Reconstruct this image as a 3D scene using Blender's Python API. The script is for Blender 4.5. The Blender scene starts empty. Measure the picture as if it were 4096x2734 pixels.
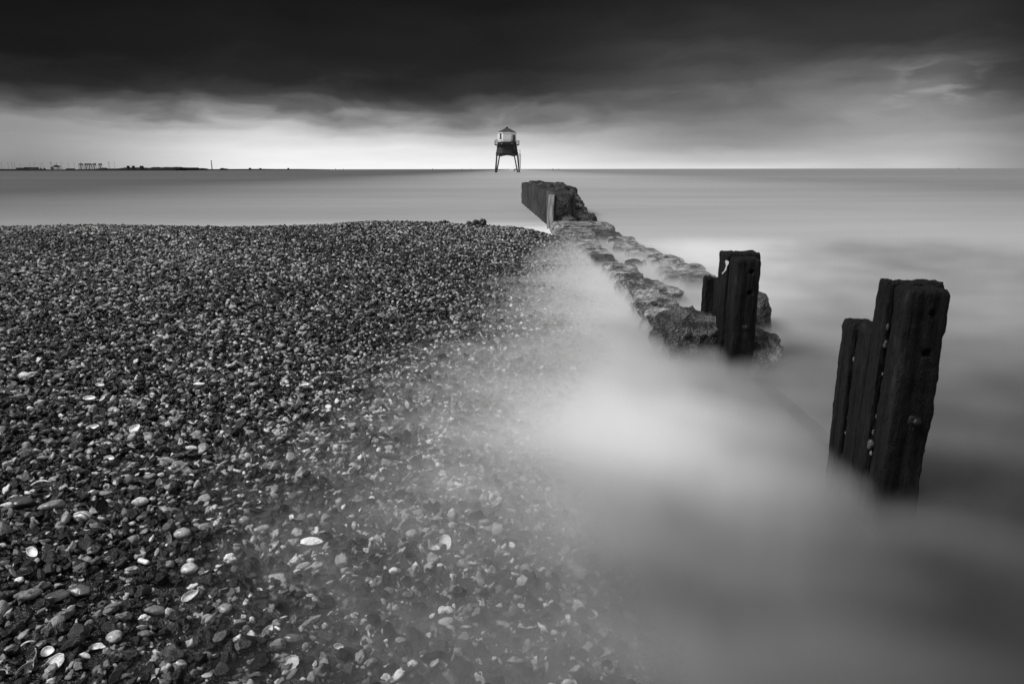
import bpy, bmesh, math, random
import numpy as np
from mathutils import Vector, Matrix, Euler, noise

R = math.radians
scene = bpy.context.scene
col = scene.collection
random.seed(7)
rng = np.random.default_rng(11)

# ------------------------------------------------------------------ camera
CX, CY, FP, H = 2048.0, 1367.0, 2730.0, 1.40
PITCH = R(14.2)
ROLL = R(0.085)
cam_d = bpy.data.cameras.new('camera')
cam = bpy.data.objects.new('camera', cam_d)
col.objects.link(cam)
cam_d.sensor_width = 36.0
cam_d.lens = 36.0 * FP / 4096.0
cam_d.clip_start = 0.02
cam_d.clip_end = 90000
cam.location = (0, 0, H)
cam.rotation_mode = 'QUATERNION'
cam.rotation_quaternion = (Matrix.Rotation(R(90) - PITCH, 4, 'X') @ Matrix.Rotation(-ROLL, 4, 'Z')).to_quaternion()
scene.camera = cam
CP, SP = math.cos(PITCH), math.sin(PITCH)


def ray(px, py):
    x = (px - CX) / FP
    u = -(py - CY) / FP
    # undo the small roll
    c, s = math.cos(ROLL), math.sin(ROLL)
    x, u = x * c + u * s, -x * s + u * c
    return Vector((x, CP + u * SP, -SP + u * CP))


def at(px, py, z=0.0):
    """the point of the level z that the photograph shows at that pixel"""
    d = ray(px, py)
    t = (z - H) / d.z
    return Vector((d.x * t, d.y * t, z))


def atY(px, py, Y):
    d = ray(px, py)
    t = Y / d.y
    return Vector((d.x * t, Y, H + d.z * t))


# ------------------------------------------------------------------ render and view
scene.view_settings.view_transform = 'Standard'
scene.view_settings.look = 'None'
scene.view_settings.exposure = 0.0
scene.view_settings.gamma = 1.0
scene.render.engine = 'CYCLES'
cy = scene.cycles
cy.use_denoising = True
cy.max_bounces = 12
cy.diffuse_bounces = 3
cy.glossy_bounces = 3
cy.volume_bounces = 10
cy.transparent_max_bounces = 12
cy.sample_clamp_indirect = 6.0

# ------------------------------------------------------------------ world
SUN_EL, SUN_AZ = R(50), R(-104)      # azimuth from +Y (out to sea), negative = to the left
world = bpy.data.worlds.new("World")
scene.world = world
world.use_nodes = True
nt = world.node_tree
for n in list(nt.nodes):
    nt.nodes.remove(n)


class NB:
    def __init__(self, tree):
        self.t = tree

    def n(self, typ, **kw):
        nd = self.t.nodes.new(typ)
        for k, v in kw.items():
            setattr(nd, k, v)
        return nd

    def put(self, sock, v):
        if v is None:
            return
        if hasattr(v, 'is_output') or hasattr(v, 'links'):
            self.t.links.new(v, sock)
        else:
            sock.default_value = v

    def math(self, op, a, b=None, c=None, clamp=False):
        nd = self.n('ShaderNodeMath', operation=op, use_clamp=clamp)
        self.put(nd.inputs[0], a)
        self.put(nd.inputs[1], b)
        self.put(nd.inputs[2], c)
        return nd.outputs[0]

    def maprange(self, v, a, b, c=0.0, d=1.0, smooth=True):
        nd = self.n('ShaderNodeMapRange', interpolation_type='SMOOTHSTEP' if smooth else 'LINEAR')
        self.put(nd.inputs[0], v)
        for i, q in enumerate((a, b, c, d)):
            self.put(nd.inputs[i + 1], q)
        return nd.outputs[0]

    def ramp(self, v, stops, interp='EASE'):
        nd = self.n('ShaderNodeValToRGB')
        nd.color_ramp.interpolation = interp
        el = nd.color_ramp.elements
        while len(el) > 1:
            el.remove(el[-1])
        el[0].position = stops[0][0]
        el[0].color = (stops[0][1],) * 3 + (1,)
        for p, c in stops[1:]:
            e = el.new(p)
            e.color = (c, c, c, 1)
        self.put(nd.inputs[0], v)
        return nd.outputs[0]

    def noise(self, vec, scale, detail=3, rough=0.5, dist=0.0, dims='3D'):
        nd = self.n('ShaderNodeTexNoise', noise_dimensions=dims)
        if vec is not None:
            self.put(nd.inputs['Vector'], vec)
        nd.inputs['Scale'].default_value = scale
        nd.inputs['Detail'].default_value = detail
        nd.inputs['Roughness'].default_value = rough
        nd.inputs['Distortion'].default_value = dist
        return nd.outputs[0]

    def voronoi(self, vec, scale, feature='F1'):
        nd = self.n('ShaderNodeTexVoronoi', feature=feature)
        self.put(nd.inputs['Vector'], vec)
        nd.inputs['Scale'].default_value = scale
        return nd

    def scalev(self, vec, s):
        nd = self.n('ShaderNodeVectorMath', operation='MULTIPLY')
        self.put(nd.inputs[0], vec)
        nd.inputs[1].default_value = s
        return nd.outputs[0]

    def comb(self, x, y, z):
        nd = self.n('ShaderNodeCombineXYZ')
        self.put(nd.inputs[0], x)
        self.put(nd.inputs[1], y)
        self.put(nd.inputs[2], z)
        return nd.outputs[0]

    def mixf(self, f, a, b):
        nd = self.n('ShaderNodeMix', data_type='FLOAT')
        self.put(nd.inputs[0], f)
        self.put(nd.inputs[2], a)
        self.put(nd.inputs[3], b)
        return nd.outputs[0]

    def bump(self, h, strength=0.5, dist=0.01):
        nd = self.n('ShaderNodeBump')
        nd.inputs['Strength'].default_value = strength
        nd.inputs['Distance'].default_value = dist
        self.put(nd.inputs['Height'], h)
        return nd.outputs[0]


b = NB(nt)
tc = b.n('ShaderNodeTexCoord')
sep = b.n('ShaderNodeSeparateXYZ')
nt.links.new(tc.outputs['Generated'], sep.inputs[0])
DEG = 180 / math.pi
el = b.math('MULTIPLY', b.math('ARCSINE', sep.outputs[2]), DEG)
az = b.math('MULTIPLY', b.math('ARCTAN2', sep.outputs[0], sep.outputs[1]), DEG)
# long soft cloud drift: coordinates in degrees, stretched sideways
cv = b.comb(b.math('MULTIPLY', az, 0.055), b.math('MULTIPLY', el, 0.20), 3.3)
n1 = b.noise(cv, 1.0, 2, 0.45, 0.2)
cv2 = b.comb(b.math('MULTIPLY', az, 0.17), b.math('MULTIPLY', el, 0.50), 4.0)
n2 = b.noise(cv2, 1.0, 4, 0.5, 0.4)
warp = b.math('ADD', b.math('MULTIPLY', b.math('SUBTRACT', n1, 0.5), 3.4), b.math('MULTIPLY', b.math('SUBTRACT', n2, 0.5), 2.8))
warp = b.math('MULTIPLY', warp, b.maprange(el, 0.3, 4.5, 0.15, 1.0))
ew = b.math('DIVIDE', b.math('ADD', el, warp), 14.0)


def sky_col(stops):
    return b.ramp(ew, [(max(0, e) / 14.0, v) for e, v in stops])


SK = [
    (-36, [(0, .24), (1.4, .31), (2.6, .29), (3.3, .20), (4.2, .095), (5.2, .050), (6.3, .020), (8.0, .010), (12.5, .005)]),
    (-17, [(0, .95), (1.3, .88), (2.4, .72), (3.3, .50), (4.1, .28), (4.9, .12), (5.8, .045), (7.0, .021), (8.6, .014), (12.5, .009)]),
    (-2, [(0, .92), (1.4, .78), (2.5, .56), (3.4, .33), (4.3, .17), (5.2, .075), (6.2, .032), (8.0, .018), (12.5, .010)]),
    (16, [(0, .72), (0.8, .50), (1.8, .30), (3, .24), (4.2, .19), (5.5, .135), (6.6, .085), (8, .055), (9.5, .035), (12.5, .020)]),
    (29, [(0, .56), (1.3, .44), (2.5, .34), (3.8, .26), (5.0, .20), (6.2, .12), (7.3, .065), (8.8, .036), (12.5, .024)]),
    (38, [(0, .27), (1.3, .25), (2.5, .18), (3.6, .11), (4.6, .05), (6.0, .022), (8, .016), (12.5, .012)]),
]
cur = sky_col(SK[0][1])
for (a0, _), (a1, st) in zip(SK[:-1], SK[1:]):
    f = b.maprange(az, a0, a1)
    mx = b.n('ShaderNodeMix', data_type='RGBA')
    nt.links.new(f, mx.inputs[0])
    nt.links.new(cur, mx.inputs[6])
    nt.links.new(sky_col(st), mx.inputs[7])
    cur = mx.outputs[2]
# small bright rifts in the right-hand cloud
rv = b.comb(b.math('MULTIPLY', az, 0.28), b.math('MULTIPLY', el, 0.95), 9.0)
rn = b.noise(rv, 1.0, 3, 0.5, 0.5)
rm = b.maprange(rn, 0.44, 0.74)
rm = b.math('MULTIPLY', rm, b.maprange(b.math('ABSOLUTE', b.math('SUBTRACT', az, 30.5)), 0.5, 5.0, 1.0, 0.0))
rm = b.math('MULTIPLY', rm, b.maprange(b.math('ABSOLUTE', b.math('SUBTRACT', el, 5.4)), 0.8, 2.2, 1.0, 0.0))
cur = b.math('ADD', cur, b.math('MULTIPLY', rm, 0.13))
# fine streaks
sv = b.comb(b.math('MULTIPLY', az, 0.16), b.math('MULTIPLY', el, 1.1), 2.0)
sn = b.noise(sv, 1.0, 4, 0.6, 0.5)
cur = b.math('MULTIPLY', cur, b.math('ADD', 0.92, b.math('MULTIPLY', sn, 0.16)))
# the lighter cloud overhead and behind the camera, which lights the beach
skytex = b.n('ShaderNodeTexSky', sky_type='NISHITA', sun_disc=False, sun_elevation=SUN_EL, sun_rotation=SUN_AZ)
bw = b.n('ShaderNodeRGBToBW')
nt.links.new(skytex.outputs[0], bw.inputs[0])
over = b.math('ADD', b.math('MULTIPLY', bw.outputs[0], 0.04), b.math('MULTIPLY', b.maprange(n1, 0.3, 0.7, 0.8, 1.15), 0.27))
w_over = b.maprange(el, 16.0, 46.0)
w_back = b.math('MULTIPLY', b.maprange(b.math('ABSOLUTE', az), 60.0, 120.0), 0.8)
w = b.math('MAXIMUM', w_over, w_back)
final = b.mixf(w, cur, over)
final = b.math('MULTIPLY', final, b.maprange(el, -4, -1, 0.25, 1.0))
bg = b.n('ShaderNodeBackground')
nt.links.new(final, bg.inputs[0])
bg.inputs[1].default_value = 1.0
wo = b.n('ShaderNodeOutputWorld')
nt.links.new(bg.outputs[0], wo.inputs[0])

sun_d = bpy.data.lights.new('sun', 'SUN')
sun_d.energy = 3.5
sun_d.angle = R(24)
sun_d.color = (1.0, 1.0, 1.0)
sun = bpy.data.objects.new('sun', sun_d)
col.objects.link(sun)
sd = Vector((math.sin(SUN_AZ) * math.cos(SUN_EL), math.cos(SUN_AZ) * math.cos(SUN_EL), math.sin(SUN_EL)))
sun.rotation_euler = (-sd).to_track_quat('-Z', 'Y').to_euler()


# ------------------------------------------------------------------ helpers
def tag(o, label=None, cat=None, group=None, kind=None):
    if label:
        o['label'] = label
    if cat:
        o['category'] = cat
    if group:
        o['group'] = group
    if kind:
        o['kind'] = kind
    return o


def link(name, me, mat=None, parent=None, loc=None):
    o = bpy.data.objects.new(name, me)
    col.objects.link(o)
    if mat is not None:
        me.materials.append(mat)
    if parent is not None:
        o.parent = parent
    if loc is not None:
        o.location = loc
    return o


def empty(name, loc, rz=0.0):
    o = bpy.data.objects.new(name, None)
    col.objects.link(o)
    o.location = loc
    o.rotation_euler = (0, 0, rz)
    o.empty_display_size = 0.2
    return o


def copy_tree(o, parent=None):
    c = o.copy()
    col.objects.link(c)
    c.parent = parent
    for ch in list(o.children):
        copy_tree(ch, c)
    return c


class MB:
    def __init__(self):
        self.v, self.f = [], []

    def add(self, vs, fs):
        k = len(self.v)
        self.v += [tuple(p) for p in vs]
        self.f += [tuple(i + k for i in f) for f in fs]
        return self

    def box(self, x0, x1, y0, y1, z0, z1):
        return self.add([(x0, y0, z0), (x1, y0, z0), (x1, y1, z0), (x0, y1, z0), (x0, y0, z1), (x1, y0, z1), (x1, y1, z1), (x0, y1, z1)],
                        [(0, 3, 2, 1), (4, 5, 6, 7), (0, 1, 5, 4), (1, 2, 6, 5), (2, 3, 7, 6), (3, 0, 4, 7)])

    def bar(self, a, c, r, n=6, r1=None):
        a, c = Vector(a), Vector(c)
        d = (c - a)
        if d.length < 1e-9:
            return self
        d.normalize()
        u = d.orthogonal().normalized()
        w = d.cross(u)
        r1 = r if r1 is None else r1
        vs = []
        for p, q in ((a, r), (c, r1)):
            for i in range(n):
                t = 2 * math.pi * (i + 0.5) / n
                vs.append(p + u * math.cos(t) * q + w * math.sin(t) * q)
        fs = [(i, (i + 1) % n, n + (i + 1) % n, n + i) for i in range(n)]
        fs += [tuple(range(n))[::-1], tuple(range(n, 2 * n))]
        return self.add(vs, fs)

    def path(self, pts, r, n=6):
        for p, q in zip(pts[:-1], pts[1:]):
            self.bar(p, q, r, n)
        return self

    def ring(self, n, levels, off=None, caps=True, cx=0, cyy=0):
        """stack of regular n-gons: levels = (apothem, z)"""
        off = math.pi / n if off is None else off
        vs = []
        k = 1 / math.cos(math.pi / n)
        for r, z in levels:
            for i in range(n):
                t = 2 * math.pi * i / n + off
                vs.append((cx + r * k * math.sin(t), cyy - r * k * math.cos(t), z))
        fs = []
        for l in range(len(levels) - 1):
            for i in range(n):
                j = (i + 1) % n
                fs.append((l * n + i, l * n + j, (l + 1) * n + j, (l + 1) * n + i))
        if caps:
            fs += [tuple(range(n))[::-1], tuple(range((len(levels) - 1) * n, len(levels) * n))]
        return self.add(vs, fs)

    def prism(self, pts, y0, y1):
        """outline in x,z extruded from y0 to y1"""
        n = len(pts)
        vs = [(x, y0, z) for x, z in pts] + [(x, y1, z) for x, z in pts]
        fs = [(i, (i + 1) % n, n + (i + 1) % n, n + i) for i in range(n)]
        fs += [tuple(range(n))[::-1], tuple(range(n, 2 * n))]
        return self.add(vs, fs)

    def mesh(self, name, smooth=False):
        me = bpy.data.meshes.new(name)
        me.from_pydata(self.v, [], self.f)
        bm = bmesh.new()
        bm.from_mesh(me)
        bmesh.ops.recalc_face_normals(bm, faces=bm.faces)
        bm.to_mesh(me)
        bm.free()
        if smooth:
            for p in me.polygons:
                p.use_smooth = True
        return me

    def build(self, name, mat, parent=None, loc=None, smooth=False):
        return link(name, self.mesh(name, smooth), mat, parent, loc)


# ------------------------------------------------------------------ materials
def new_mat(name):
    m = bpy.data.materials.new(name)
    m.use_nodes = True
    t = m.node_tree
    for n in list(t.nodes):
        t.nodes.remove(n)
    bb = NB(t)
    out = bb.n('ShaderNodeOutputMaterial')
    return m, bb, out


def principled(bb, out, colour, rough=0.6, spec=0.5, normal=None):
    p = bb.n('ShaderNodeBsdfPrincipled')
    if hasattr(colour, 'links'):
        bb.t.links.new(colour, p.inputs['Base Color'])
    else:
        p.inputs['Base Color'].default_value = (colour,) * 3 + (1,)
    bb.put(p.inputs['Roughness'], rough)
    p.inputs['Specular IOR Level'].default_value = spec
    if normal is not None:
        bb.t.links.new(normal, p.inputs['Normal'])
    bb.t.links.new(p.outputs[0], out.inputs['Surface'])
    return p


def simple(name, v, rough=0.6, spec=0.3, var=0.25, scale=8.0, coords='Object', bump=0.0):
    m, bb, out = new_mat(name)
    c = bb.n('ShaderNodeTexCoord').outputs[coords]
    nz = bb.noise(c, scale, 5, 0.6)
    cc = bb.math('MULTIPLY', bb.math('ADD', 1 - var, bb.math('MULTIPLY', nz, 2 * var)), v)
    principled(bb, out, cc, rough, spec, bb.bump(nz, 0.6, bump) if bump else None)
    return m


M = {}
M['dark_iron'] = simple('dark_iron', 0.030, 0.6, 0.3, 0.35, 0.7)
M['mid_iron'] = simple('mid_iron', 0.055, 0.6, 0.3, 0.3, 0.7)
M['white_paint'] = simple('white_paint', 0.80, 0.5, 0.3, 0.12, 0.5)
M['roof_lead'] = simple('roof_lead', 0.045, 0.6, 0.3, 0.2, 0.5)
M['door_grey'] = simple('door_grey', 0.10, 0.6, 0.3, 0.2, 0.6)
M['window_dark'] = simple('window_dark', 0.06, 0.3, 0.5, 0.2, 0.6)
M['far_dark'] = simple('far_dark', 0.045, 0.9, 0.0, 0.25, 0.05)
M['far_grey'] = simple('far_grey', 0.09, 0.9, 0.0, 0.25, 0.05)
M['far_pale'] = simple('far_pale', 0.22, 0.9, 0.0, 0.15, 0.05)
M['far_steel'] = simple('far_steel', 0.10, 0.8, 0.1, 0.15, 0.05)
M['gull'] = simple('gull', 0.5, 0.7, 0.1, 0.2, 3)
M['scrap'] = simple('scrap', 0.50, 0.5, 0.3, 0.15, 30)
M['straw'] = simple('straw', 0.42, 0.6, 0.3, 0.2, 60)
M['weed'] = simple('weed', 0.010, 0.35, 0.6, 0.5, 25, bump=0.02)


def timber_mat():
    m, bb, out = new_mat('wet_timber')
    c = bb.n('ShaderNodeTexCoord').outputs['Object']
    grain = bb.noise(bb.scalev(c, (1, 1, 0.09)), 55, 6, 0.62, 0.4)
    blot = bb.noise(bb.scalev(c, (1, 1, 0.35)), 9, 5, 0.6)
    fine = bb.noise(c, 120, 4, 0.6)
    g = bb.math('MULTIPLY', bb.maprange(grain, 0.36, 0.68), bb.maprange(blot, 0.38, 0.66, 0.15, 1.0))
    colr = bb.math('ADD', 0.0012, bb.math('MULTIPLY', g, 0.010))
    colr = bb.math('ADD', colr, bb.math('MULTIPLY', bb.maprange(blot, 0.58, 0.70), 0.016))
    h = bb.math('ADD', bb.math('MULTIPLY', grain, 0.8), bb.math('MULTIPLY', fine, 0.35))
    principled(bb, out, colr, bb.mixf(blot, 0.45, 0.8), 0.22, bb.bump(h, 1.0, 0.022))
    return m


M['timber'] = timber_mat()
M['bolt'] = simple('rusty_bolt', 0.008, 0.45, 0.4, 0.6, 60, bump=0.012)


def rock_mat(name, lo, hi, spk=0.35, sc=1.0):
    m, bb, out = new_mat(name)
    c = bb.n('ShaderNodeNewGeometry').outputs['Position']
    a = bb.noise(c, 5 * sc, 7, 0.68, 0.4)
    f = bb.noise(c, 38 * sc, 5, 0.65)
    v = bb.voronoi(c, 60 * sc)
    colr = bb.mixf(bb.maprange(a, 0.40, 0.66), lo, hi)
    colr = bb.math('MULTIPLY', colr, bb.maprange(f, 0.3, 0.7, 0.45, 1.6))
    sp = bb.math('MULTIPLY', bb.maprange(v.outputs['Distance'], 0.10, 0.30, 1.0, 0.0), bb.maprange(f, 0.52, 0.62))
    colr = bb.math('ADD', colr, bb.math('MULTIPLY', sp, spk))
    h = bb.math('ADD', bb.math('MULTIPLY', f, 1.0), bb.math('MULTIPLY', v.outputs['Distance'], 0.5))
    principled(bb, out, colr, bb.mixf(f, 0.2, 0.55), 0.6, bb.bump(h, 1.0, 0.05 / sc))
    return m


M['rock'] = rock_mat('barnacled_concrete', 0.045, 0.58, 0.4)
M['rock_dark'] = rock_mat('weedy_concrete', 0.012, 0.14, 0.25)
M['block_dark'] = rock_mat('dark_rubble', 0.006, 0.045, 0.06)


def wall_mat():
    m, bb, out = new_mat('stained_wall')
    g = bb.n('ShaderNodeNewGeometry')
    c = g.outputs['Position']
    st = bb.noise(bb.scalev(c, (1, 1, 0.12)), 3.2, 6, 0.65, 0.3)
    a = bb.noise(c, 1.6, 6, 0.65)
    f = bb.noise(c, 14, 5, 0.65)
    colr = bb.math('MULTIPLY', bb.maprange(st, 0.42, 0.70, 0.006, 0.10), bb.maprange(a, 0.35, 0.65, 0.4, 1.2))
    colr = bb.math('MULTIPLY', colr, bb.maprange(f, 0.3, 0.7, 0.6, 1.4))
    principled(bb, out, colr, 0.6, 0.3, bb.bump(f, 0.8, 0.06))
    return m


M['wall'] = wall_mat()


def plank_mat():
    m, bb, out = new_mat('bleached_plank')
    c = bb.n('ShaderNodeNewGeometry').outputs['Position']
    st = bb.noise(bb.scalev(c, (1, 1, 0.05)), 40, 4, 0.6)
    principled(bb, out, bb.maprange(st, 0.35, 0.6, 0.05, 0.36), 0.7, 0.2)
    return m


M['plank'] = plank_mat()


# ------------------------------------------------------------------ the beach
H0 = H
SH_Y = np.array([-3, 0.0, 1.2, 1.62, 2.15, 2.6, 3.11, 3.62, 4.3, 5.27, 7.4, 10.0, 13.0, 14.6, 15.8, 17.2, 18.5, 21])
SH_X = np.array([1.1, .05, -.55, -.72, -.88, -.98, -1.05, -1.06, -.96, -.62, -.13, .20, .56, .86, .84, -.8, -6, -20])
SIL_X = np.array([-600, 0, 400, 900, 1250, 1480, 1750, 1900, 2050, 2130, 2200, 2400])
SIL_Y = np.array([912, 910, 904, 912, 906, 889, 892, 905, 909, 917, 940, 990])
_r, _dr = [], []
for sx, sy in zip(SIL_X, SIL_Y):
    d = ray(sx, sy)
    _r.append(d.x / d.y)
    _dr.append(-d.z / d.y)
_r, _dr = np.array(_r), np.array(_dr)


def wob(X, Y, s, k):
    return (np.sin(X * s + 1.3 * k) * np.cos(Y * s * 0.83 + k * 2.1) + 0.6 * np.sin((X * 0.7 + Y) * s * 1.9 + k) + 0.35 * np.cos((X - Y * 0.6) * s * 3.7 + 2 * k))


def sm(a, c, x):
    t = np.clip((x - a) / (c - a), 0, 1)
    return t * t * (3 - 2 * t)


def ground(X, Y):
    X = np.asarray(X, float)
    Y = np.asarray(Y, float)
    xs = np.interp(Y, SH_Y, SH_X)
    d = (xs - X) * 0.9
    d = d + 0.05 * wob(X, Y, 1.9, 3)
    zf = np.where(d > 0, 0.44 * (1 - np.exp(-np.maximum(d, 0) * 0.30)), 0.132 * d - 0.30 * np.maximum(-d - np.interp(Y, [2.0, 3.2, 4.5], [0.95, 1.05, 1.15]), 0))
    zf = zf * (1 + 1.2 * sm(8.5, 13.5, Y) * (d > 0))
    zf = zf + 0.012 * wob(X, Y, 1.1, 1) * np.clip(d + .3, 0, 1) + 0.006 * wob(X, Y, 4.3, 2)
    yr = 13.0 + 2.0 * sm(-3.0, -0.3, X)
    dr = np.interp(X / np.maximum(Y, 0.5), _r, _dr)
    zr = H - dr * yr
    cap = np.where(Y > yr, zr - 0.20 * np.maximum(Y - yr, 0), zr + 0.035 * (yr - Y))
    k = 0.03
    z = -k * np.log(np.exp(-np.clip(zf, -2, 2) / k) + np.exp(-np.clip(cap, -2, 2) / k))
    return np.maximum(z, -0.62)


def ghit(px, py):
    d = ray(px, py)
    t = np.arange(1.0, 17.5, 0.004)
    hit = (H + d.z * t) <= ground(d.x * t, d.y * t)
    t = float(t[np.argmax(hit)]) if hit.any() else 17.5
    return Vector((d.x * t, d.y * t, H + d.z * t)), t


def grid_mesh(name, xs, ys, zfun):
    XX, YY = np.meshgrid(xs, ys)
    ZZ = zfun(XX, YY)
    nx, ny = len(xs), len(ys)
    co = np.stack([XX.ravel(), YY.ravel(), ZZ.ravel()], 1)
    i = np.arange(nx - 1)
    j = np.arange(ny - 1)
    I, J = np.meshgrid(i, j)
    a = (J * nx + I).ravel()
    quads = np.stack([a, a + 1, a + nx + 1, a + nx], 1)
    return co, quads


def np_mesh(name, co, quads, smooth=True):
    me = bpy.data.meshes.new(name)
    me.vertices.add(len(co))
    me.vertices.foreach_set('co', co.astype(np.float32).ravel())
    k = quads.shape[1]
    me.loops.add(quads.size)
    me.loops.foreach_set('vertex_index', quads.astype(np.int32).ravel())
    me.polygons.add(len(quads))
    me.polygons.foreach_set('loop_start', (np.arange(len(quads)) * k).astype(np.int32))
    if smooth:
        me.polygons.foreach_set('use_smooth', np.ones(len(quads), bool))
    me.update()
    me.validate()
    return me


m, bb, out = new_mat('grit')
c = bb.n('ShaderNodeNewGeometry').outputs['Position']
v = bb.voronoi(c, 140)
bw_ = bb.n('ShaderNodeRGBToBW')
bb.t.links.new(v.outputs['Color'], bw_.inputs[0])
colr = bb.math('ADD', 0.003, bb.math('MULTIPLY', bb.math('POWER', bw_.outputs[0], 4.0), 0.08))
principled(bb, out, colr, 0.5, 0.4, bb.bump(bb.math('SUBTRACT', 1.0, v.outputs['Distance']), 1.0, 0.006))
M['grit'] = m
co, q = grid_mesh('beach', np.arange(-18, 5.01, 0.06), np.arange(-3, 20.01, 0.06), ground)
beach = link('beach', np_mesh('beach', co, q), M['grit'])
tag(beach, kind='structure')

# ------------------------------------------------------------------ the sea
SEA = -0.23
m, bb, out = new_mat('long_exposure_sea')
g = bb.n('ShaderNodeNewGeometry')
c = g.outputs['Position']
sp = bb.n('ShaderNodeSeparateXYZ')
bb.t.links.new(c, sp.inputs[0])
# long streaks lying across the view, at several sizes
s0 = bb.noise(bb.scalev(c, (0.0006, 0.012, 1.0)), 1.0, 4, 0.6, 0.3)
s1 = bb.noise(bb.scalev(c, (0.010, 0.10, 1.0)), 1.0, 4, 0.6, 0.4)
s2 = bb.noise(bb.scalev(c, (0.09, 0.42, 1.0)), 1.0, 4, 0.6, 0.6)
k = bb.math('MULTIPLY', bb.maprange(s1, 0.30, 0.70, 0.94, 1.07), bb.maprange(s2, 0.30, 0.70, 0.95, 1.06))
k = bb.math('MULTIPLY', k, bb.maprange(s0, 0.30, 0.70, 0.90, 1.10))
side = bb.math('MULTIPLY', bb.maprange(sp.outputs[0], -45.0, 8.0, 0.11, 0.42), bb.maprange(sp.outputs[0], 9.0, 50.0, 1.0, 0.60))  # darker to both sides: vignette shading painted into the water's colour
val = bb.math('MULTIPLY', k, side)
# white wash thrown up along the back of the shingle and against the wall foot
foam = bb.math('MULTIPLY', bb.maprange(sp.outputs[1], 14.0, 17.5), bb.maprange(sp.outputs[1], 18.6, 23.0, 1.0, 0.0))
foam = bb.math('MULTIPLY', foam, bb.maprange(sp.outputs[0], -14.0, 0.0, 0.12, 1.0))
foam = bb.math('MULTIPLY', foam, bb.maprange(sp.outputs[0], 1.4, 3.0, 1.0, 0.0))
foam = bb.math('MULTIPLY', foam, bb.maprange(s2, 0.35, 0.6, 0.5, 1.0))
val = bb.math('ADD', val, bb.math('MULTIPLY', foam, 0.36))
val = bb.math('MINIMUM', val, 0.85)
hb = bb.noise(bb.scalev(c, (0.5, 1.0, 1.0)), 2.5, 3, 0.5)
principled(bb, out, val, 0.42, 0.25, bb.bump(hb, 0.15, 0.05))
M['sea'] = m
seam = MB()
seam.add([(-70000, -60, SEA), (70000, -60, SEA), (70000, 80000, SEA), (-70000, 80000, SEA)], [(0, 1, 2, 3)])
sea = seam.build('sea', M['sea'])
tag(sea, kind='structure')


def gauss(bb, X, Y, x, y, sx, sy, a):
    """soft elliptical patch at x, y, for foam and the painted corner darkening"""
    ca_, sa_ = math.cos(a), math.sin(a)
    dx = bb.math('SUBTRACT', X, x)
    dy = bb.math('SUBTRACT', Y, y)
    u_ = bb.math('ADD', bb.math('MULTIPLY', dx, ca_ / sx), bb.math('MULTIPLY', dy, sa_ / sx))
    v_ = bb.math('ADD', bb.math('MULTIPLY', dx, -sa_ / sy), bb.math('MULTIPLY', dy, ca_ / sy))
    r2 = bb.math('ADD', bb.math('MULTIPLY', u_, u_), bb.math('MULTIPLY', v_, v_))
    return bb.math('EXPONENT', bb.math('MULTIPLY', r2, -1.0))


# the surf: water and foam averaged by a long exposure, a real layer of pale mist over the shallows
m, bb, out = new_mat('surf_mist')
pos = bb.n('ShaderNodeNewGeometry').outputs['Position']
sp = bb.n('ShaderNodeSeparateXYZ')
bb.t.links.new(pos, sp.inputs[0])
X_, Y_, Z_ = sp.outputs
rotn = bb.n('ShaderNodeVectorRotate', rotation_type='Z_AXIS')
bb.t.links.new(pos, rotn.inputs['Vector'])
rotn.inputs['Angle'].default_value = R(24)
wis = bb.maprange(bb.noise(bb.scalev(rotn.outputs[0], (1.1, 3.8, 0.0)), 1.0, 5, 0.6, 0.5), 0.32, 0.68)
big = bb.noise(bb.scalev(pos, (0.5, 0.9, 0.0)), 1.0, 2, 0.5, 0.3)
top = bb.math('ADD', 0.075, bb.math('ADD', bb.math('MULTIPLY', bb.math('SUBTRACT', wis, 0.5), 0.025), bb.math('MULTIPLY', bb.math('SUBTRACT', big, 0.5), 0.07)))
edge = bb.math('MULTIPLY', bb.maprange(Y_, 9.0, 16.0, 1.0, 0.0), bb.maprange(X_, 5.0, 11.5, 1.0, 0.0))
low = bb.math('MULTIPLY', bb.maprange(X_, 0.9, 1.7), bb.maprange(Y_, 3.6, 4.8, 1.0, 0.0))
top = bb.math('SUBTRACT', top, bb.math('MULTIPLY', low, 0.028))
depth = bb.math('SUBTRACT', top, Z_)
thin = bb.math('MULTIPLY', bb.maprange(depth, 0.0, 0.09), 2.6)
thick = bb.math('MULTIPLY', bb.maprange(depth, 0.08, 0.30), 10.0)
dens = bb.math('MULTIPLY', bb.math('ADD', thin, thick), edge)
fo = bb.math('MULTIPLY', gauss(bb, X_, Y_, 1.05, 3.75, 1.15, 0.50, -0.45), 0.23)
fo = bb.math('ADD', fo, bb.math('MULTIPLY', gauss(bb, X_, Y_, 0.45, 3.9, 0.9, 1.3, 0.1), 0.16))
fo = bb.math('ADD', fo, bb.math('MULTIPLY', gauss(bb, X_, Y_, 1.0, 3.05, 0.8, 0.40, -0.5), 0.22))
fo = bb.math('ADD', fo, bb.math('MULTIPLY', gauss(bb, X_, Y_, 0.2, 2.0, 0.8, 0.7, -0.3), 0.06))
fo = bb.math('ADD', fo, bb.math('MULTIPLY', gauss(bb, X_, Y_, 3.6, 8.5, 3.2, 3.4, 0.0), 0.12))
fo = bb.math('ADD', fo, bb.math('MULTIPLY', gauss(bb, X_, Y_, 0.8, 11.5, 0.9, 4.0, 0.0), 0.30))
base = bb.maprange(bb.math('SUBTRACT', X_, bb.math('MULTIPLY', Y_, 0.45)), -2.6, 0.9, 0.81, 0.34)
base = bb.math('ADD', base, bb.math('MULTIPLY', bb.maprange(Y_, 3.6, 7.0), bb.maprange(X_, 0.5, 3.0, 0.0, 0.15)))
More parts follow.
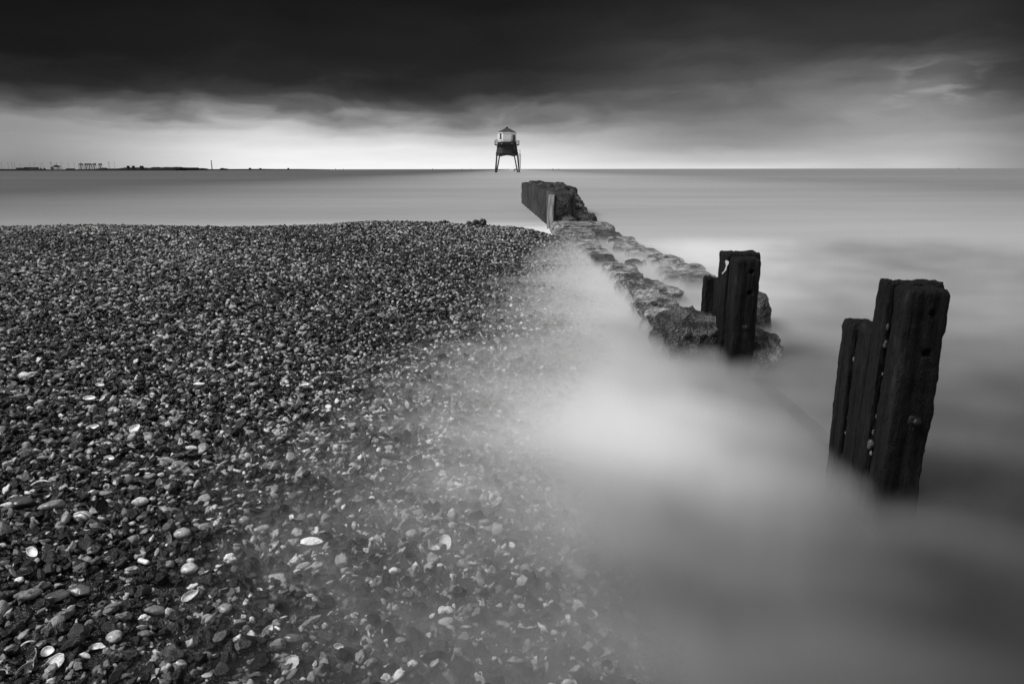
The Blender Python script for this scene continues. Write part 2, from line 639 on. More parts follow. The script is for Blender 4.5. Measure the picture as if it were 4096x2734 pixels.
base = bb.math('ADD', base, bb.math('MULTIPLY', bb.maprange(Y_, 3.2, 6.0), bb.maprange(X_, 2.8, 5.0, 0.0, 0.07)))
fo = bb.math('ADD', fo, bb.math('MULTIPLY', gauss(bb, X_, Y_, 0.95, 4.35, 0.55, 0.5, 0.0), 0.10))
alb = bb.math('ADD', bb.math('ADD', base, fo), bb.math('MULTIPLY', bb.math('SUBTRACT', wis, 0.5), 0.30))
alb = bb.math('SUBTRACT', alb, bb.math('MULTIPLY', gauss(bb, X_, Y_, 2.4, 1.3, 1.3, 1.4, 0.0), 0.38))  # near right corner darkened: vignette painted into the surf's colour
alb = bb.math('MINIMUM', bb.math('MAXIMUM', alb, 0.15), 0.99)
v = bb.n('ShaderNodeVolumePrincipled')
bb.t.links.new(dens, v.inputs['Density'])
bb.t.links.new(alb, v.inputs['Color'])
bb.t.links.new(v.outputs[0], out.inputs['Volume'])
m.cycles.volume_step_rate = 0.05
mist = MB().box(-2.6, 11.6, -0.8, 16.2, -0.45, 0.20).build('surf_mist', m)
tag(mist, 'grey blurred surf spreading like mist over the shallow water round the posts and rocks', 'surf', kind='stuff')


# ------------------------------------------------------------------ stones and shells
def ico(sub):
    bm = bmesh.new()
    bmesh.ops.create_icosphere(bm, subdivisions=sub, radius=1.0)
    co = np.array([v.co[:] for v in bm.verts])
    fa = np.array([[v.index for v in f.verts] for f in bm.faces])
    bm.free()
    return co, fa


ICO3, ICO4 = ico(3), ico(4)


def stone_mesh(name, seed, dims=(1, .72, .5), angular=0.5, lump=0.16, hi=False, pits=0):
    r = random.Random(seed)
    co, fa = (ICO4 if hi else ICO3)
    co = co.copy()
    if angular > 0:
        for _ in range(int(4 + 8 * angular)):
            d = Vector((r.gauss(0, 1), r.gauss(0, 1), r.gauss(0, 1))).normalized()
            dn = np.array(d)
            lim = r.uniform(0.62, 0.92) if angular > 0.3 else r.uniform(0.8, 0.95)
            s = co @ dn
            ov = np.maximum(s - lim, 0)
            co = co - np.outer(ov * 0.9, dn)
    off = Vector((r.uniform(-50, 50), r.uniform(-50, 50), r.uniform(-50, 50)))
    for i in range(len(co)):
        p = Vector(co[i])
        q = noise.noise(p * 1.1 + off) * lump * 2 + noise.noise(p * 2.7 + off) * lump * 0.6 + noise.noise(p * 7 + off) * lump * 0.14
        co[i] = co[i] * (1 + q)
    if pits:
        for _ in range(pits):
            d = np.array(Vector((r.gauss(0, 1), r.gauss(0, 1), r.gauss(0.6, 0.6))).normalized())
            s = co / np.linalg.norm(co, axis=1, keepdims=True) @ d
            co = co * (1 - 0.22 * np.clip((s - 0.95) / 0.05, 0, 1))[:, None]
    co = co * np.array(dims)
    return np_mesh(name, co, fa)


def shell_mesh(name, dims=(1, .7, .35), rim=0.06, ribs=0, seed=0, nu=28, nv=9, point=0.25):
    """an open valve: a thin bowl with its hollow upwards"""
    r = random.Random(seed)
    mb = MB()
    ph = r.uniform(0, 6)
    rows = []
    for layer in (0, 1):
        for j in range(nv + 1):
            t = j / nv
            row = []
            for i in range(nu):
                a = 2 * math.pi * i / nu
                k = math.sin(t * math.pi / 2)
                zz = -math.cos(t * math.pi / 2)
                px = math.cos(a)
                sh = 1 - point * (0.5 + 0.5 * math.cos(a)) * abs(math.sin(a))
                rr = k * sh * (1 + (0.035 * math.cos(ribs * a) if ribs else 0) + 0.03 * math.sin(3 * a + ph))
                th = rim * (1 if layer else 0)
                row.append(((rr * (1 - th)) * px * dims[0], (rr * (1 - th)) * math.sin(a) * dims[1], (zz * (1 - th * 2)) * dims[2]))
            rows.append(row)
    vs = [p for row in rows for p in row]
    fs = []
    L = nv + 1
    for layer in (0, 1):
        for j in range(nv):
            for i in range(nu):
                k = (i + 1) % nu
                a, b_, c_, d_ = [(layer * L + j) * nu + i, (layer * L + j) * nu + k, (layer * L + j + 1) * nu + k, (layer * L + j + 1) * nu + i]
                fs.append((a, b_, c_, d_) if layer else (a, d_, c_, b_))
    for i in range(nu):
        k = (i + 1) % nu
        fs.append((nv * nu + i, (L + nv) * nu + i, (L + nv) * nu + k, nv * nu + k))
    mb.add(vs, fs)
    me = mb.mesh(name, True)
    return me


def pebble_mat(name='pebble', instanced=True, v=0.1, stripes=False, rough=0.24):
    m, bb, out = new_mat(name)
    tcn = bb.n('ShaderNodeTexCoord')
    c = tcn.outputs['Object']
    if instanced:
        at_ = bb.n('ShaderNodeAttribute', attribute_type='INSTANCER', attribute_name='tone')
        tone = at_.outputs['Fac']
        oi = bb.n('ShaderNodeObjectInfo')
        vv = bb.n('ShaderNodeVectorMath', operation='ADD')
        bb.t.links.new(c, vv.inputs[0])
        cc_ = bb.comb(bb.math('MULTIPLY', oi.outputs['Random'], 90.0), 0.0, 0.0)
        bb.t.links.new(cc_, vv.inputs[1])
        c = vv.outputs[0]
        sc = 1.0
    else:
        tone = v
        sc = 45.0
    a = bb.noise(c, 1.3 * sc, 5, 0.62, 0.6)
    f = bb.noise(c, 7 * sc, 4, 0.6)
    k = bb.math('MULTIPLY', bb.maprange(a, 0.30, 0.70, 0.55, 1.45), bb.maprange(f, 0.25, 0.75, 0.75, 1.25))
    colr = bb.math('MULTIPLY', k, tone)
    if stripes:
        wv = bb.n('ShaderNodeTexWave', wave_type='BANDS', bands_direction='Y')
        bb.put(wv.inputs['Vector'], c)
        wv.inputs['Scale'].default_value = 28.0
        wv.inputs['Distortion'].default_value = 3.0
        colr = bb.math('MULTIPLY', colr, bb.maprange(wv.outputs['Fac'], 0.3, 0.7, 0.35, 1.1))
    colr = bb.math('MINIMUM', colr, 0.88)
    principled(bb, out, colr, rough, 0.38, bb.bump(f, 0.5, 0.02 / sc))
    return m


M['pebble'] = pebble_mat()
pc = bpy.data.collections.new('pebble_kinds')
protos = []
for i in range(20):
    ang = (0.1, 1.2, 0.9, 0.4, 1.5)[i % 5]
    dims = [(1, .72, .5), (1, .8, .42), (1, .55, .45), (1, .85, .62), (1, .7, .3)][(i * 3) % 5]
    me = stone_mesh('pebble_kind', 100 + i, dims, ang, 0.16 + 0.10 * (i % 3))
    me.materials.append(M['pebble'])
    o = bpy.data.objects.new('a%02d_pebble_kind' % i, me)
    pc.objects.link(o)
for i in range(4):
    me = shell_mesh('shell_kind', (1, .75, .38), 0.07, (0, 14, 0, 9)[i], i)
    me.materials.append(M['pebble'])
    o = bpy.data.objects.new('b%02d_shell_kind' % i, me)
    pc.objects.link(o)
NST, NSH = 20, 4

# landmark stones that are laid by hand: (px, py, kind, long px, aspect, rz, tone, label)
LM = [
    (133, 2227, 'open', 72, .48, -35, .80, 'open white slipper shell with a dark oval hollow, near the left edge of the beach'),
    (80, 2331, 'round', 34, .8, 20, .86, 'small smooth bright white oval pebble below the open slipper shell'),
    (333, 2081, 'striped', 70, .7, 0, .62, 'domed pale pebble with curved grey bands across its top'),
    (213, 2041, 'long', 92, .42, 25, .22, 'long rounded grey pebble to the left of the banded dome pebble'),
    (92, 2022, 'slab', 96, .8, 10, .055, 'large dark pointed flint slab beside a long grey pebble'),
    (32, 2033, 'long', 46, .45, 20, .75, 'white finger-shaped pebble leaning on the large dark flint slab'),
    (165, 1948, 'curl', 66, .35, 25, .85, 'curved thin white shell blade above the large dark flint slab'),
    (428, 1960, 'ring', 30, .9, 0, .42, 'small pale stone ring with a hole right through it'),
    (561, 2022, 'round', 58, .65, 30, .60, 'pale speckled oval pebble to the right of the stone ring'),
    (731, 2150, 'dome', 66, .8, 0, .36, 'smooth grey dome-shaped pebble resting on a flat dark stone'),
    (460, 2562, 'round', 60, .85, 0, .40, 'round pale quartz pebble with a faint cross vein'),
    (194, 2623, 'open', 60, .7, 10, .85, 'white three-cornered open shell with a dark raised rim near the bottom edge'),
    (345, 2642, 'chip', 48, .5, 85, .88, 'upright bright white shell chip to the right of the three-cornered shell'),
    (112, 2591, 'curl', 56, .45, 40, .86, 'white S-curved shell piece above the three-cornered shell'),
    (391, 2602, 'chip', 60, .28, 5, .72, 'thin flat white oval flake lying level below the round quartz pebble'),
    (722, 2679, 'striped', 52, .75, 80, .50, 'grey and white striped shell standing upright at the bottom edge'),
    (761, 2400, 'open', 78, .5, 35, .50, 'pale ribbed mussel half shell, tilted up to the right'),
    (577, 2488, 'lump', 46, .8, 0, .84, 'bright white knobbly flint, the larger of a touching pair'),
    (761, 2259, 'round', 40, .7, 60, .72, 'white egg-shaped pebble just above a broader pale pebble'),
    (758, 2291, 'dome', 66, .6, 0, .50, 'broad pale pebble right under the white egg-shaped one'),
    (319, 2381, 'slab', 92, .6, -5, .10, 'large flat grey slate stone, pointed to the left'),
    (234, 2403, 'slab', 86, .7, 15, .08, 'large smooth dark grey stone left of the flat slate stone'),
    (577, 2262, 'bone', 60, .35, -20, .80, 'white bone-shaped flint with thick ends'),
    (527, 2296, 'lump', 54, .9, 30, .34, 'grainy grey angular rock below the bone-shaped flint'),
    (1247, 2182, 'chip', 82, .25, 8, .88, 'long ragged bright white shell strip at the edge of the surf'),
    (1518, 2328, 'lump', 38, .95, 70, .86, 'lone bright white stone under the thin surf'),
    (1172, 1996, 'round', 42, .9, 0, .10, 'round smooth dark grey pebble by the edge of the surf'),
    (1047, 2131, 'long', 62, .5, 30, .30, 'smooth mid grey oval pebble, pointing up to the right'),
    (978, 2092, 'round', 42, .85, 0, .24, 'round grey pebble up and left of the smooth oval one'),
    (861, 2107, 'lump', 36, .8, 40, .82, 'small white rough flint left of the round grey pebble'),
    (922, 2248, 'lump', 52, .8, 35, .66, 'pale knobbly flint beside a large black stone'),
    (1018, 2255, 'slab', 60, .6, 5, .03, 'flat black stone between the knobbly flint and the surf'),
    (1212, 2278, 'long', 58, .5, 35, .40, 'pale grey oval pebble touching a white chipped stone'),
    (1184, 2256, 'lump', 42, .8, 10, .48, 'white chipped stone touching a pale grey oval pebble'),
    (901, 2448, 'round', 56, .8, 10, .28, 'rounded speckled grey cobble near a dark oval one'),
    (1172, 2573, 'long', 74, .55, 0, .11, 'dark smooth oval cobble with a pale speckled right end'),
    (1111, 2525, 'bone', 34, .5, -30, .78, 'small white twin-lobed pebble above the dark oval cobble'),
    (949, 2570, 'lump', 38, .7, 60, .76, 'bright white wedge-shaped stone left of the dark oval cobble'),
    (1359, 2608, 'open', 50, .5, 80, .66, 'white half shell standing on edge in the thin surf'),
    (1651, 2669, 'round', 42, .7, 10, .60, 'pale pebble seen through the surf, lowest on the shore'),
    (102, 1513, 'round', 48, .6, 5, .66, 'pale oval pebble with flat base, among black stones at the left'),
    (402, 1549, 'open', 46, .4, -10, .62, 'open cockle half shell with a dark hollow, above a flat white shell'),
    (360, 1604, 'open', 58, .4, 0, .84, 'flat bright white oval shell lying level'),
    (372, 1721, 'open', 56, .45, 15, .78, 'white oval shell valve with a pale lip, between dark stones'),
    (541, 1726, 'open', 50, .8, 60, .80, 'deep round open shell cup, white inside with a dark rim'),
    (438, 1845, 'open', 48, .6, 0, .66, 'shallow open shell, dark on its left and white on its right half'),
    (766, 1804, 'long', 46, .5, 0, .58, 'pale shiny oval pebble beside two tiny white beads'),
    (719, 1890, 'pitted', 92, .5, -8, .20, 'large pitted grey flint cobble with pock marks'),
    (798, 1545, 'chip', 42, .45, 0, .90, 'bright white ragged chip under a grey angular stone'),
    (645, 1909, 'round', 28, .8, 20, .60, 'small pale round pebble left of the large pitted cobble'),
    (949, 1898, 'bone', 32, .5, 80, .84, 'white upright twin-lobed pebble on dark shingle'),
    (162, 1617, 'round', 30, .8, 0, .52, 'small pale grey round pebble above dark slabs at the left'),
    (456, 1655, 'pitted', 58, .7, -10, .36, 'pale grey sponge-like stone full of small holes'),
    (2292, 1483, 'round', 26, .8, 0, .88, 'lone white pebble farthest out in the surf'),
    (1777, 1733, 'lump', 28, .8, 10, .88, 'white angular stone under the surf, right of another white one'),
    (1717, 1778, 'lump', 32, .7, 0, .86, 'white rounded flint under the surf, left of an angular white one'),
    (2041, 1604, 'long', 24, .5, 0, .72, 'small pale flat pebble well out under the surf'),
    (1217, 1548, 'open', 46, .55, 0, .74, 'open white shell cup with dark hollow on the middle of the beach'),
    (640, 1358, 'round', 36, .65, 0, .60, 'smooth whitish pebble on the dark upper beach near the straw'),
    (165, 1300, 'round', 0, .6, 0, .5, ''),
]
KNAME = {'open': ('open_shell', 'shell'), 'round': ('pebble', 'pebble'), 'striped': ('banded_pebble', 'pebble'), 'long': ('long_pebble', 'pebble'), 'slab': ('flat_stone', 'stone'),
         'curl': ('curved_shell', 'shell'), 'ring': ('stone_ring', 'stone'), 'dome': ('domed_pebble', 'pebble'), 'chip': ('shell_chip', 'shell'), 'lump': ('flint', 'stone'),
         'bone': ('knobbed_flint', 'stone'), 'pitted': ('pitted_cobble', 'stone')}
tone_mats = {}


def tone_mat(v, stripes=False):
    k = (round(v, 2), stripes)
    if k not in tone_mats:
        tone_mats[k] = pebble_mat('stone_tone', False, k[0], stripes)
    return tone_mats[k]


keep_out = []
for i, (px, py, kind, L, asp, rz, tone, lab) in enumerate(LM):
    if L == 0:
        continue
    p, t = ghit(px, py)
    s = L * t / FP / 2 * (0.88 if kind == 'open' else 1.0)
    nm, cat = KNAME[kind]
    if kind == 'open':
        me = shell_mesh(nm, (1, max(asp * 1.25, .5), .42), 0.09, 16 if 'ribbed' in lab or 'cockle' in lab else 0, i)
    elif kind == 'striped':
        me = stone_mesh(nm, 300 + i, (1, .75, .62), 0.0, 0.06, True)
    elif kind in ('round',):
        me = stone_mesh(nm, 300 + i, (1, max(asp * 1.1, .6), .62), 0.0, 0.08, True)
    elif kind == 'dome':
        me = stone_mesh(nm, 300 + i, (1, .85, .62), 0.0, 0.05, True)
    elif kind == 'long':
        me = stone_mesh(nm, 300 + i, (1, .52, .42), 0.0, 0.10, True)
    elif kind == 'slab':
        me = stone_mesh(nm, 300 + i, (1, .8, .34), 0.9, 0.10, True)
    elif kind == 'chip':
        me = stone_mesh(nm, 300 + i, (1, .5, .16), 0.9, 0.2, True)
    elif kind == 'lump':
        me = stone_mesh(nm, 300 + i, (1, .8, .7), 0.5, 0.28, True)
    elif kind == 'pitted':
        me = stone_mesh(nm, 300 + i, (1, .66, .55), 0.3, 0.14, True, 26)
    elif kind == 'bone':
        me = stone_mesh(nm, 300 + i, (1, .5, .45), 0.0, 0.06, True)
        for v_ in me.vertices:
            k_ = 0.62 + 0.5 * abs(v_.co.x) ** 1.5
            v_.co.y *= k_
            v_.co.z *= k_
    elif kind == 'ring':
        mb = MB()
        n1_, n2_ = 28, 10
        vs, fs = [], []
        for a in range(n1_):
            ta = 2 * math.pi * a / n1_
            for c_ in range(n2_):
                tb = 2 * math.pi * c_ / n2_
                rr = 0.72 + 0.26 * math.cos(tb)
                vs.append((rr * math.cos(ta), rr * math.sin(ta), 0.26 * math.sin(tb)))
                fs.append((a * n2_ + c_, ((a + 1) % n1_) * n2_ + c_, ((a + 1) % n1_) * n2_ + (c_ + 1) % n2_, a * n2_ + (c_ + 1) % n2_))
        me = mb.add(vs, fs).mesh(nm, True)
    elif kind == 'curl':
        mb = MB()
        n1_ = 18
        vs, fs = [], []
        for a in range(n1_ + 1):
            u_ = a / n1_ * 2 - 1
            wd = 0.24 * math.sqrt(max(0.02, 1 - u_ * u_))
            cx_, cyy_ = u_, 0.35 * math.cos(u_ * 1.5) - .2
            for dy, dz in ((-wd, 0), (0, .10), (wd, 0), (0, -.02)):
                vs.append((cx_, cyy_ + dy, dz + 0.25 * (1 - u_ * u_)))
        for a in range(n1_):
            for c_ in range(4):
                fs.append((a * 4 + c_, (a + 1) * 4 + c_, (a + 1) * 4 + (c_ + 1) % 4, a * 4 + (c_ + 1) % 4))
        fs += [(0, 1, 2, 3), tuple(n1_ * 4 + q_ for q_ in (3, 2, 1, 0))]
        me = mb.add(vs, fs).mesh(nm, True)
    for v_ in me.vertices:
        v_.co *= s
    o = link(nm, me, tone_mat(tone, kind == 'striped'))
    lift = {'open': .42, 'ring': .35, 'chip': .3, 'slab': .28, 'curl': .3}.get(kind, .34)
    zz = float(ground(p.x, p.y)) + s * lift + 0.007
    o.location = (p.x, p.y, zz)
    tilt = {'open': R(-32), 'ring': R(-50), 'chip': R(-18), 'striped': R(0)}.get(kind, R(-6))
    # tip towards the camera a little so that the hollow or face shows
    o.rotation_euler = (Matrix.Rotation(-tilt, 3, 'X') @ Matrix.Rotation(R(rz), 3, 'Z')).to_euler()
    if 'on edge' in lab or 'upright' in lab:
        o.rotation_euler = (R(70), R(15), R(rz - 80 if abs(rz) > 60 else rz))
        o.location.z += s * .3
    tag(o, lab, cat)
    keep_out.append((p.x, p.y, s * 0.95, zz))

# the shingle itself: one object that instances the pebble kinds on ~350,000 points
pts = []


def scatter(y0, y1, dens, smin, smed, sig, zl):
    xmax = 2.2
    xmin = -(0.82 * y1 + 1.2)
    n = int((xmax - xmin) * (y1 - y0) * dens)
    X = rng.uniform(xmin, xmax, n)
    Y = rng.uniform(y0, y1, n)
    xs = np.interp(Y, SH_Y, SH_X)
    ok = (X > -(0.82 * Y + 0.9)) & (X < xs + 1.9)
    X, Y = X[ok], Y[ok]
    n = len(X)
    s = np.clip(smed * np.exp(rng.normal(0, sig, n)), smin, 0.030)
    z = ground(X, Y) + s * rng.uniform(*zl, n)
    pts.append(np.stack([X, Y, z, s], 1))


scatter(0.7, 3.2, 3000, .004, .0115, .45, (-.2, 1.0))
scatter(3.2, 7.0, 2500, .006, .0125, .42, (-.2, 1.0))
scatter(7.0, 16.2, 1600, .009, .0155, .36, (-.2, 1.0))
# a thinner top layer of larger stones
scatter(0.7, 5.0, 380, .013, .019, .25, (.6, 1.3))
scatter(5.0, 15.4, 200, .015, .020, .25, (.6, 1.2))
P = np.vstack(pts)
ok = np.ones(len(P), bool)
for x, y, r_, zz in keep_out:
    ok &= ~(((P[:, 0] - x) ** 2 + (P[:, 1] - y) ** 2 < (r_ + P[:, 3] * .5) ** 2) & (P[:, 2] > zz - r_ * 1.2 - .02) & (P[:, 3] > .005))
P = P[ok]
n = len(P)
kind = rng.integers(0, NST, n)
u = rng.random(n)
shell = u < 0.022
kind[shell] = NST + rng.integers(0, NSH, shell.sum())
tone = np.exp(rng.normal(math.log(0.014), 1.0, n))
g2 = rng.random(n)
patch = 0.5 + 0.5 * np.tanh(wob(P[:, 0], P[:, 1], 0.9, 9) * 0.8)
pal = g2 < (0.19 + 0.10 * patch)
tone[pal] = rng.uniform(.10, .42, pal.sum())
wht = (g2 > 0.88 - 0.05 * patch) | shell & (rng.random(n) < .7)
tone[wht] = rng.uniform(.50, .92, wht.sum())
P[wht & ~shell, 3] *= 0.70
tone *= (0.75 + 0.5 * patch)
rot = np.stack([rng.normal(0, .55, n), rng.normal(0, .55, n), rng.uniform(0, 6.283, n)], 1)
scl = P[:, 3:4] * rng.uniform(.82, 1.22, (n, 3))
sme = bpy.data.meshes.new('shingle')
sme.vertices.add(n)
sme.vertices.foreach_set('co', P[:, :3].astype(np.float32).ravel())


def attr(nm, typ, data):
    a = sme.attributes.new(nm, typ, 'POINT')
    a.data.foreach_set('vector' if typ == 'FLOAT_VECTOR' else 'value', data.ravel())


attr('kind', 'INT', kind.astype(np.int32))
attr('tone', 'FLOAT', np.clip(tone, .004, .90).astype(np.float32))
attr('rot', 'FLOAT_VECTOR', rot.astype(np.float32))
attr('scl', 'FLOAT_VECTOR', scl.astype(np.float32))
shingle = link('shingle', sme)
tag(shingle, 'dark wet shingle of flint pebbles and broken shells covering the beach', 'shingle', kind='stuff')
ng = bpy.data.node_groups.new('lay_shingle', 'GeometryNodeTree')
ng.interface.new_socket('Geometry', in_out='INPUT', socket_type='NodeSocketGeometry')
ng.interface.new_socket('Geometry', in_out='OUTPUT', socket_type='NodeSocketGeometry')
gi = ng.nodes.new('NodeGroupInput')
go = ng.nodes.new('NodeGroupOutput')
m2p = ng.nodes.new('GeometryNodeMeshToPoints')
iop = ng.nodes.new('GeometryNodeInstanceOnPoints')
ci = ng.nodes.new('GeometryNodeCollectionInfo')
ci.inputs['Collection'].default_value = pc
ci.inputs['Separate Children'].default_value = True
ci.inputs['Reset Children'].default_value = True


def named(nm, typ):
    a = ng.nodes.new('GeometryNodeInputNamedAttribute')
    a.data_type = typ
    a.inputs['Name'].default_value = nm
    return a.outputs[0]


ng.links.new(gi.outputs[0], m2p.inputs[0])
ng.links.new(m2p.outputs[0], iop.inputs['Points'])
ng.links.new(ci.outputs[0], iop.inputs['Instance'])
iop.inputs['Pick Instance'].default_value = True
ng.links.new(named('kind', 'INT'), iop.inputs['Instance Index'])
ng.links.new(named('rot', 'FLOAT_VECTOR'), iop.inputs['Rotation'])
ng.links.new(named('scl', 'FLOAT_VECTOR'), iop.inputs['Scale'])
ng.links.new(iop.outputs[0], go.inputs[0])
md = shingle.modifiers.new('lay_shingle', 'NODES')
md.node_group = ng

# straw
p0, _ = ghit(873, 1297)
p1, _ = ghit(799, 1368)
mb = MB()
a0, a1 = p0 + Vector((0, 0, .055)), p1 + Vector((0, 0, .022))
mb.bar(a0 - a1, (0, 0, 0), .0045, 8, .006)
o = mb.build('straw', M['straw'], None, a1, True)
tag(o, 'thin pale dry stalk lying aslant on the upper shingle', 'stalk')


# seaweed clumps on the ridge
def weed(px, py, wpx, hpx, seed, label, lobes):
    r_ = random.Random(seed)
    for q_ in range(880, 1000, 1):          # the crest of the shingle in that direction
        c0, t_ = ghit(px, q_)
        if t_ < 17.4:
            break
    Y = c0.y
    c0.z += .012
    k = Y * 1.2 / FP
    mb = MB()
    for (lx, lz, lr) in lobes:
        co, fa = ICO3
        off = Vector((seed * 3.1 + lx, 2, 5))
        vs = []
        for p in co:
            q = Vector(p)
            d = 1 + 0.35 * noise.noise(q * 2.5 + off) + 0.2 * noise.noise(q * 6 + off)
            vs.append((lx * wpx * k + p[0] * lr * hpx * k * d, p[1] * lr * hpx * k * d, lz * hpx * k + p[2] * lr * hpx * k * d))
        mb.add(vs, [tuple(f) for f in fa])
    for _ in range(26):
        lx, lz, lr = r_.choice(lobes)
        a = Vector((lx * wpx * k, 0, lz * hpx * k))
        d = Vector((r_.uniform(-1, 1), r_.uniform(-1, .4), r_.uniform(0, 1))).normalized()
        mb.bar(a + d * lr * hpx * k * .8, a + d * lr * hpx * k * 1.25, .006, 4, .002)
    o = mb.build('seaweed_clump', M['weed'], None, (c0.x, Y, c0.z), False)
    tag(o, label, 'seaweed', 'seaweed clumps on the ridge')
    return o


weed(1904, 903, 66, 24, 3, 'large black three-humped seaweed clump on the crest of the shingle', [(-.36, .25, .42), (.0, .35, .5), (.33, .4, .56), (.18, .1, .5), (-.2, .1, .4)])
weed(1775, 902, 38, 12, 8, 'small low black seaweed clump left of the three-humped one on the crest', [(-.25, .2, .45), (.1, .25, .6), (.35, .1, .5)])
wz = ghit(1772, 1048)[0]
yc = None
o = weed(1772, 1050, 40, 16, 5, 'dark scrap of weed lying flat on the upper middle of the shingle', [(-.3, .1, .5), (.1, .2, .6), (.4, 0, .4)])
k_ = wz.y / o.location.y
o.scale = (k_, k_, k_ * .7)
o.location = (wz.x, wz.y, wz.z + 0.02)


# ------------------------------------------------------------------ rocks of the groyne
def rough_block(name, x0, x1, y0, y1, z0, z1, seed, mat, boxy=5.0, amp=0.05, fine=0.02, res=0.03, rz=0.0, label=None, cat='rock', group=None, parent=None, shape=None, taper=0.12, lay=1.0):
    sx, sy, sz = (x1 - x0) / 2, (y1 - y0) / 2, (z1 - z0) / 2
    nx, ny, nz = [max(4, min(46, int(2 * s / res))) for s in (sx, sy, sz)]
    vs, idx, fs = [], {}, []

    def vert(i, j, k):
        key = (i, j, k)
        if key not in idx:
            idx[key] = len(vs)
            vs.append((2 * i / nx - 1, 2 * j / ny - 1, 2 * k / nz - 1))
        return idx[key]
    for i in range(nx):
        for j in range(ny):
            fs.append((vert(i, j, 0), vert(i, j + 1, 0), vert(i + 1, j + 1, 0), vert(i + 1, j, 0)))
            fs.append((vert(i, j, nz), vert(i + 1, j, nz), vert(i + 1, j + 1, nz), vert(i, j + 1, nz)))
    for i in range(nx):
        for k in range(nz):
            fs.append((vert(i, 0, k), vert(i + 1, 0, k), vert(i + 1, 0, k + 1), vert(i, 0, k + 1)))
            fs.append((vert(i, ny, k), vert(i, ny, k + 1), vert(i + 1, ny, k + 1), vert(i + 1, ny, k)))
    for j in range(ny):
        for k in range(nz):
            fs.append((vert(0, j, k), vert(0, j, k + 1), vert(0, j + 1, k + 1), vert(0, j + 1, k)))
            fs.append((vert(nx, j, k), vert(nx, j + 1, k), vert(nx, j + 1, k + 1), vert(nx, j, k + 1)))
    off = Vector((seed * 7.3, seed * 1.7, seed * 3.9))
    outv = []
    for p in vs:
        ln = (abs(p[0]) ** boxy + abs(p[1]) ** boxy + abs(p[2]) ** boxy) ** (1 / boxy)
        m_ = max(abs(p[0]), abs(p[1]), abs(p[2]))
        q = Vector(p) * (m_ / max(ln, 1e-6))
        tp = 1 - taper * (q.z * .5 + .5)
        w_ = Vector((q.x * sx * tp, q.y * sy * tp, q.z * sz))
        if shape:
            w_ = shape(w_, q)
        wn = w_ + off
        wl = Vector((wn.x, wn.y, wn.z * lay))
        d = Vector((noise.noise(wl * 3.2), noise.noise(wl * 3.2 + Vector((9, 0, 0))), noise.noise(wl * 3.2 + Vector((0, 9, 0))) * (.35 if lay > 1 else 1))) * amp * 1.6
        r_ = 1 - abs(noise.noise(wl * 7.0)) * 2
        e = noise.fractal(wl * 13, 0.7, 2.1, 5)
        nn = Vector((q.x ** 3, q.y ** 3, q.z ** 3))
        if nn.length > 1e-6:
            nn.normalize()
        d += nn * (r_ * amp * 0.45 + e * fine)
        outv.append(tuple(w_ + d))
    me = bpy.data.meshes.new(name)
    me.from_pydata(outv, [], fs)
    for pl in me.polygons:
        pl.use_smooth = True
    o = link(name, me, mat, parent, ((x0 + x1) / 2, (y0 + y1) / 2, (z0 + z1) / 2))
    o.rotation_euler = (0, 0, rz)
    if label:
        tag(o, label, cat, group)
    return o


def slab(px0, px1, py, dep, z1, seed, label, mat='rock', amp=.035, rz=0.0, boxy=7.0):
    """a low slab whose near foot is at row py, between two columns, dep metres deep"""
    a = at(px0, py, 0.0)
    c_ = at(px1, py, 0.0)
    return rough_block('groyne_slab', a.x, c_.x, a.y, a.y + dep, -0.28, z1 - .034, seed, M[mat], boxy, amp, .016, max(.018, (c_.x - a.x) / 34), rz, label, 'rock slab', 'broken slabs of the old groyne', lay=3.0, taper=.04)


def slab_row(row, back):
    """slabs laid end to end, each reaching back to the foot of the one behind it"""
    for (x0, x1, py, z1, seed, label, mat, amp) in row:
        y0 = at(x0, py, 0.0).y
        slab(x0, x1, py, (back - y0) * 0.78, z1, seed, label, mat, amp)
        back = y0


slab_row([
    (2212, 2470, 908, .060, 1, 'wide weedy slab right at the foot of the concrete wall', 'rock', .03),
    (2228, 2395, 938, .065, 2, 'slab of the left row just below the wide one at the wall foot', 'rock', .035),
    (2256, 2400, 964, .060, 21, 'thin low slab with water pooled over it, third of the left row from the wall', 'rock', .03),
    (2318, 2410, 990, .055, 3, 'pale narrow slab, fourth of the left row from the wall', 'rock', .035),
    (2350, 2452, 1020, .060, 4, 'small ledge awash in the left row, above the dark square-cornered one', 'rock', .035),
    (2384, 2478, 1054, .080, 5, 'dark square-cornered slab in the left row, above two long ledges', 'rock_dark', .035),
    (2424, 2566, 1090, .085, 6, 'long dark-edged ledge in the left row just above the smooth dome', 'rock', .035),
    (2464, 2580, 1124, .105, 7, 'smooth pale-topped domed slab in the left row', 'rock', .03),
    (2488, 2676, 1164, .095, 8, 'broad sloping slab in the left row under the smooth dome', 'rock', .04),
    (2538, 2735, 1200, .120, 9, 'wide rugged slab with white barnacle flecks, in the left row', 'rock', .04),
    (2552, 2722, 1250, .130, 10, 'slab with a dark notch under its lip, in the left row', 'rock', .04),
    (2590, 2800, 1306, .135, 11, 'craggy slab between the notched one and the big block', 'rock', .045),
], 19.4)
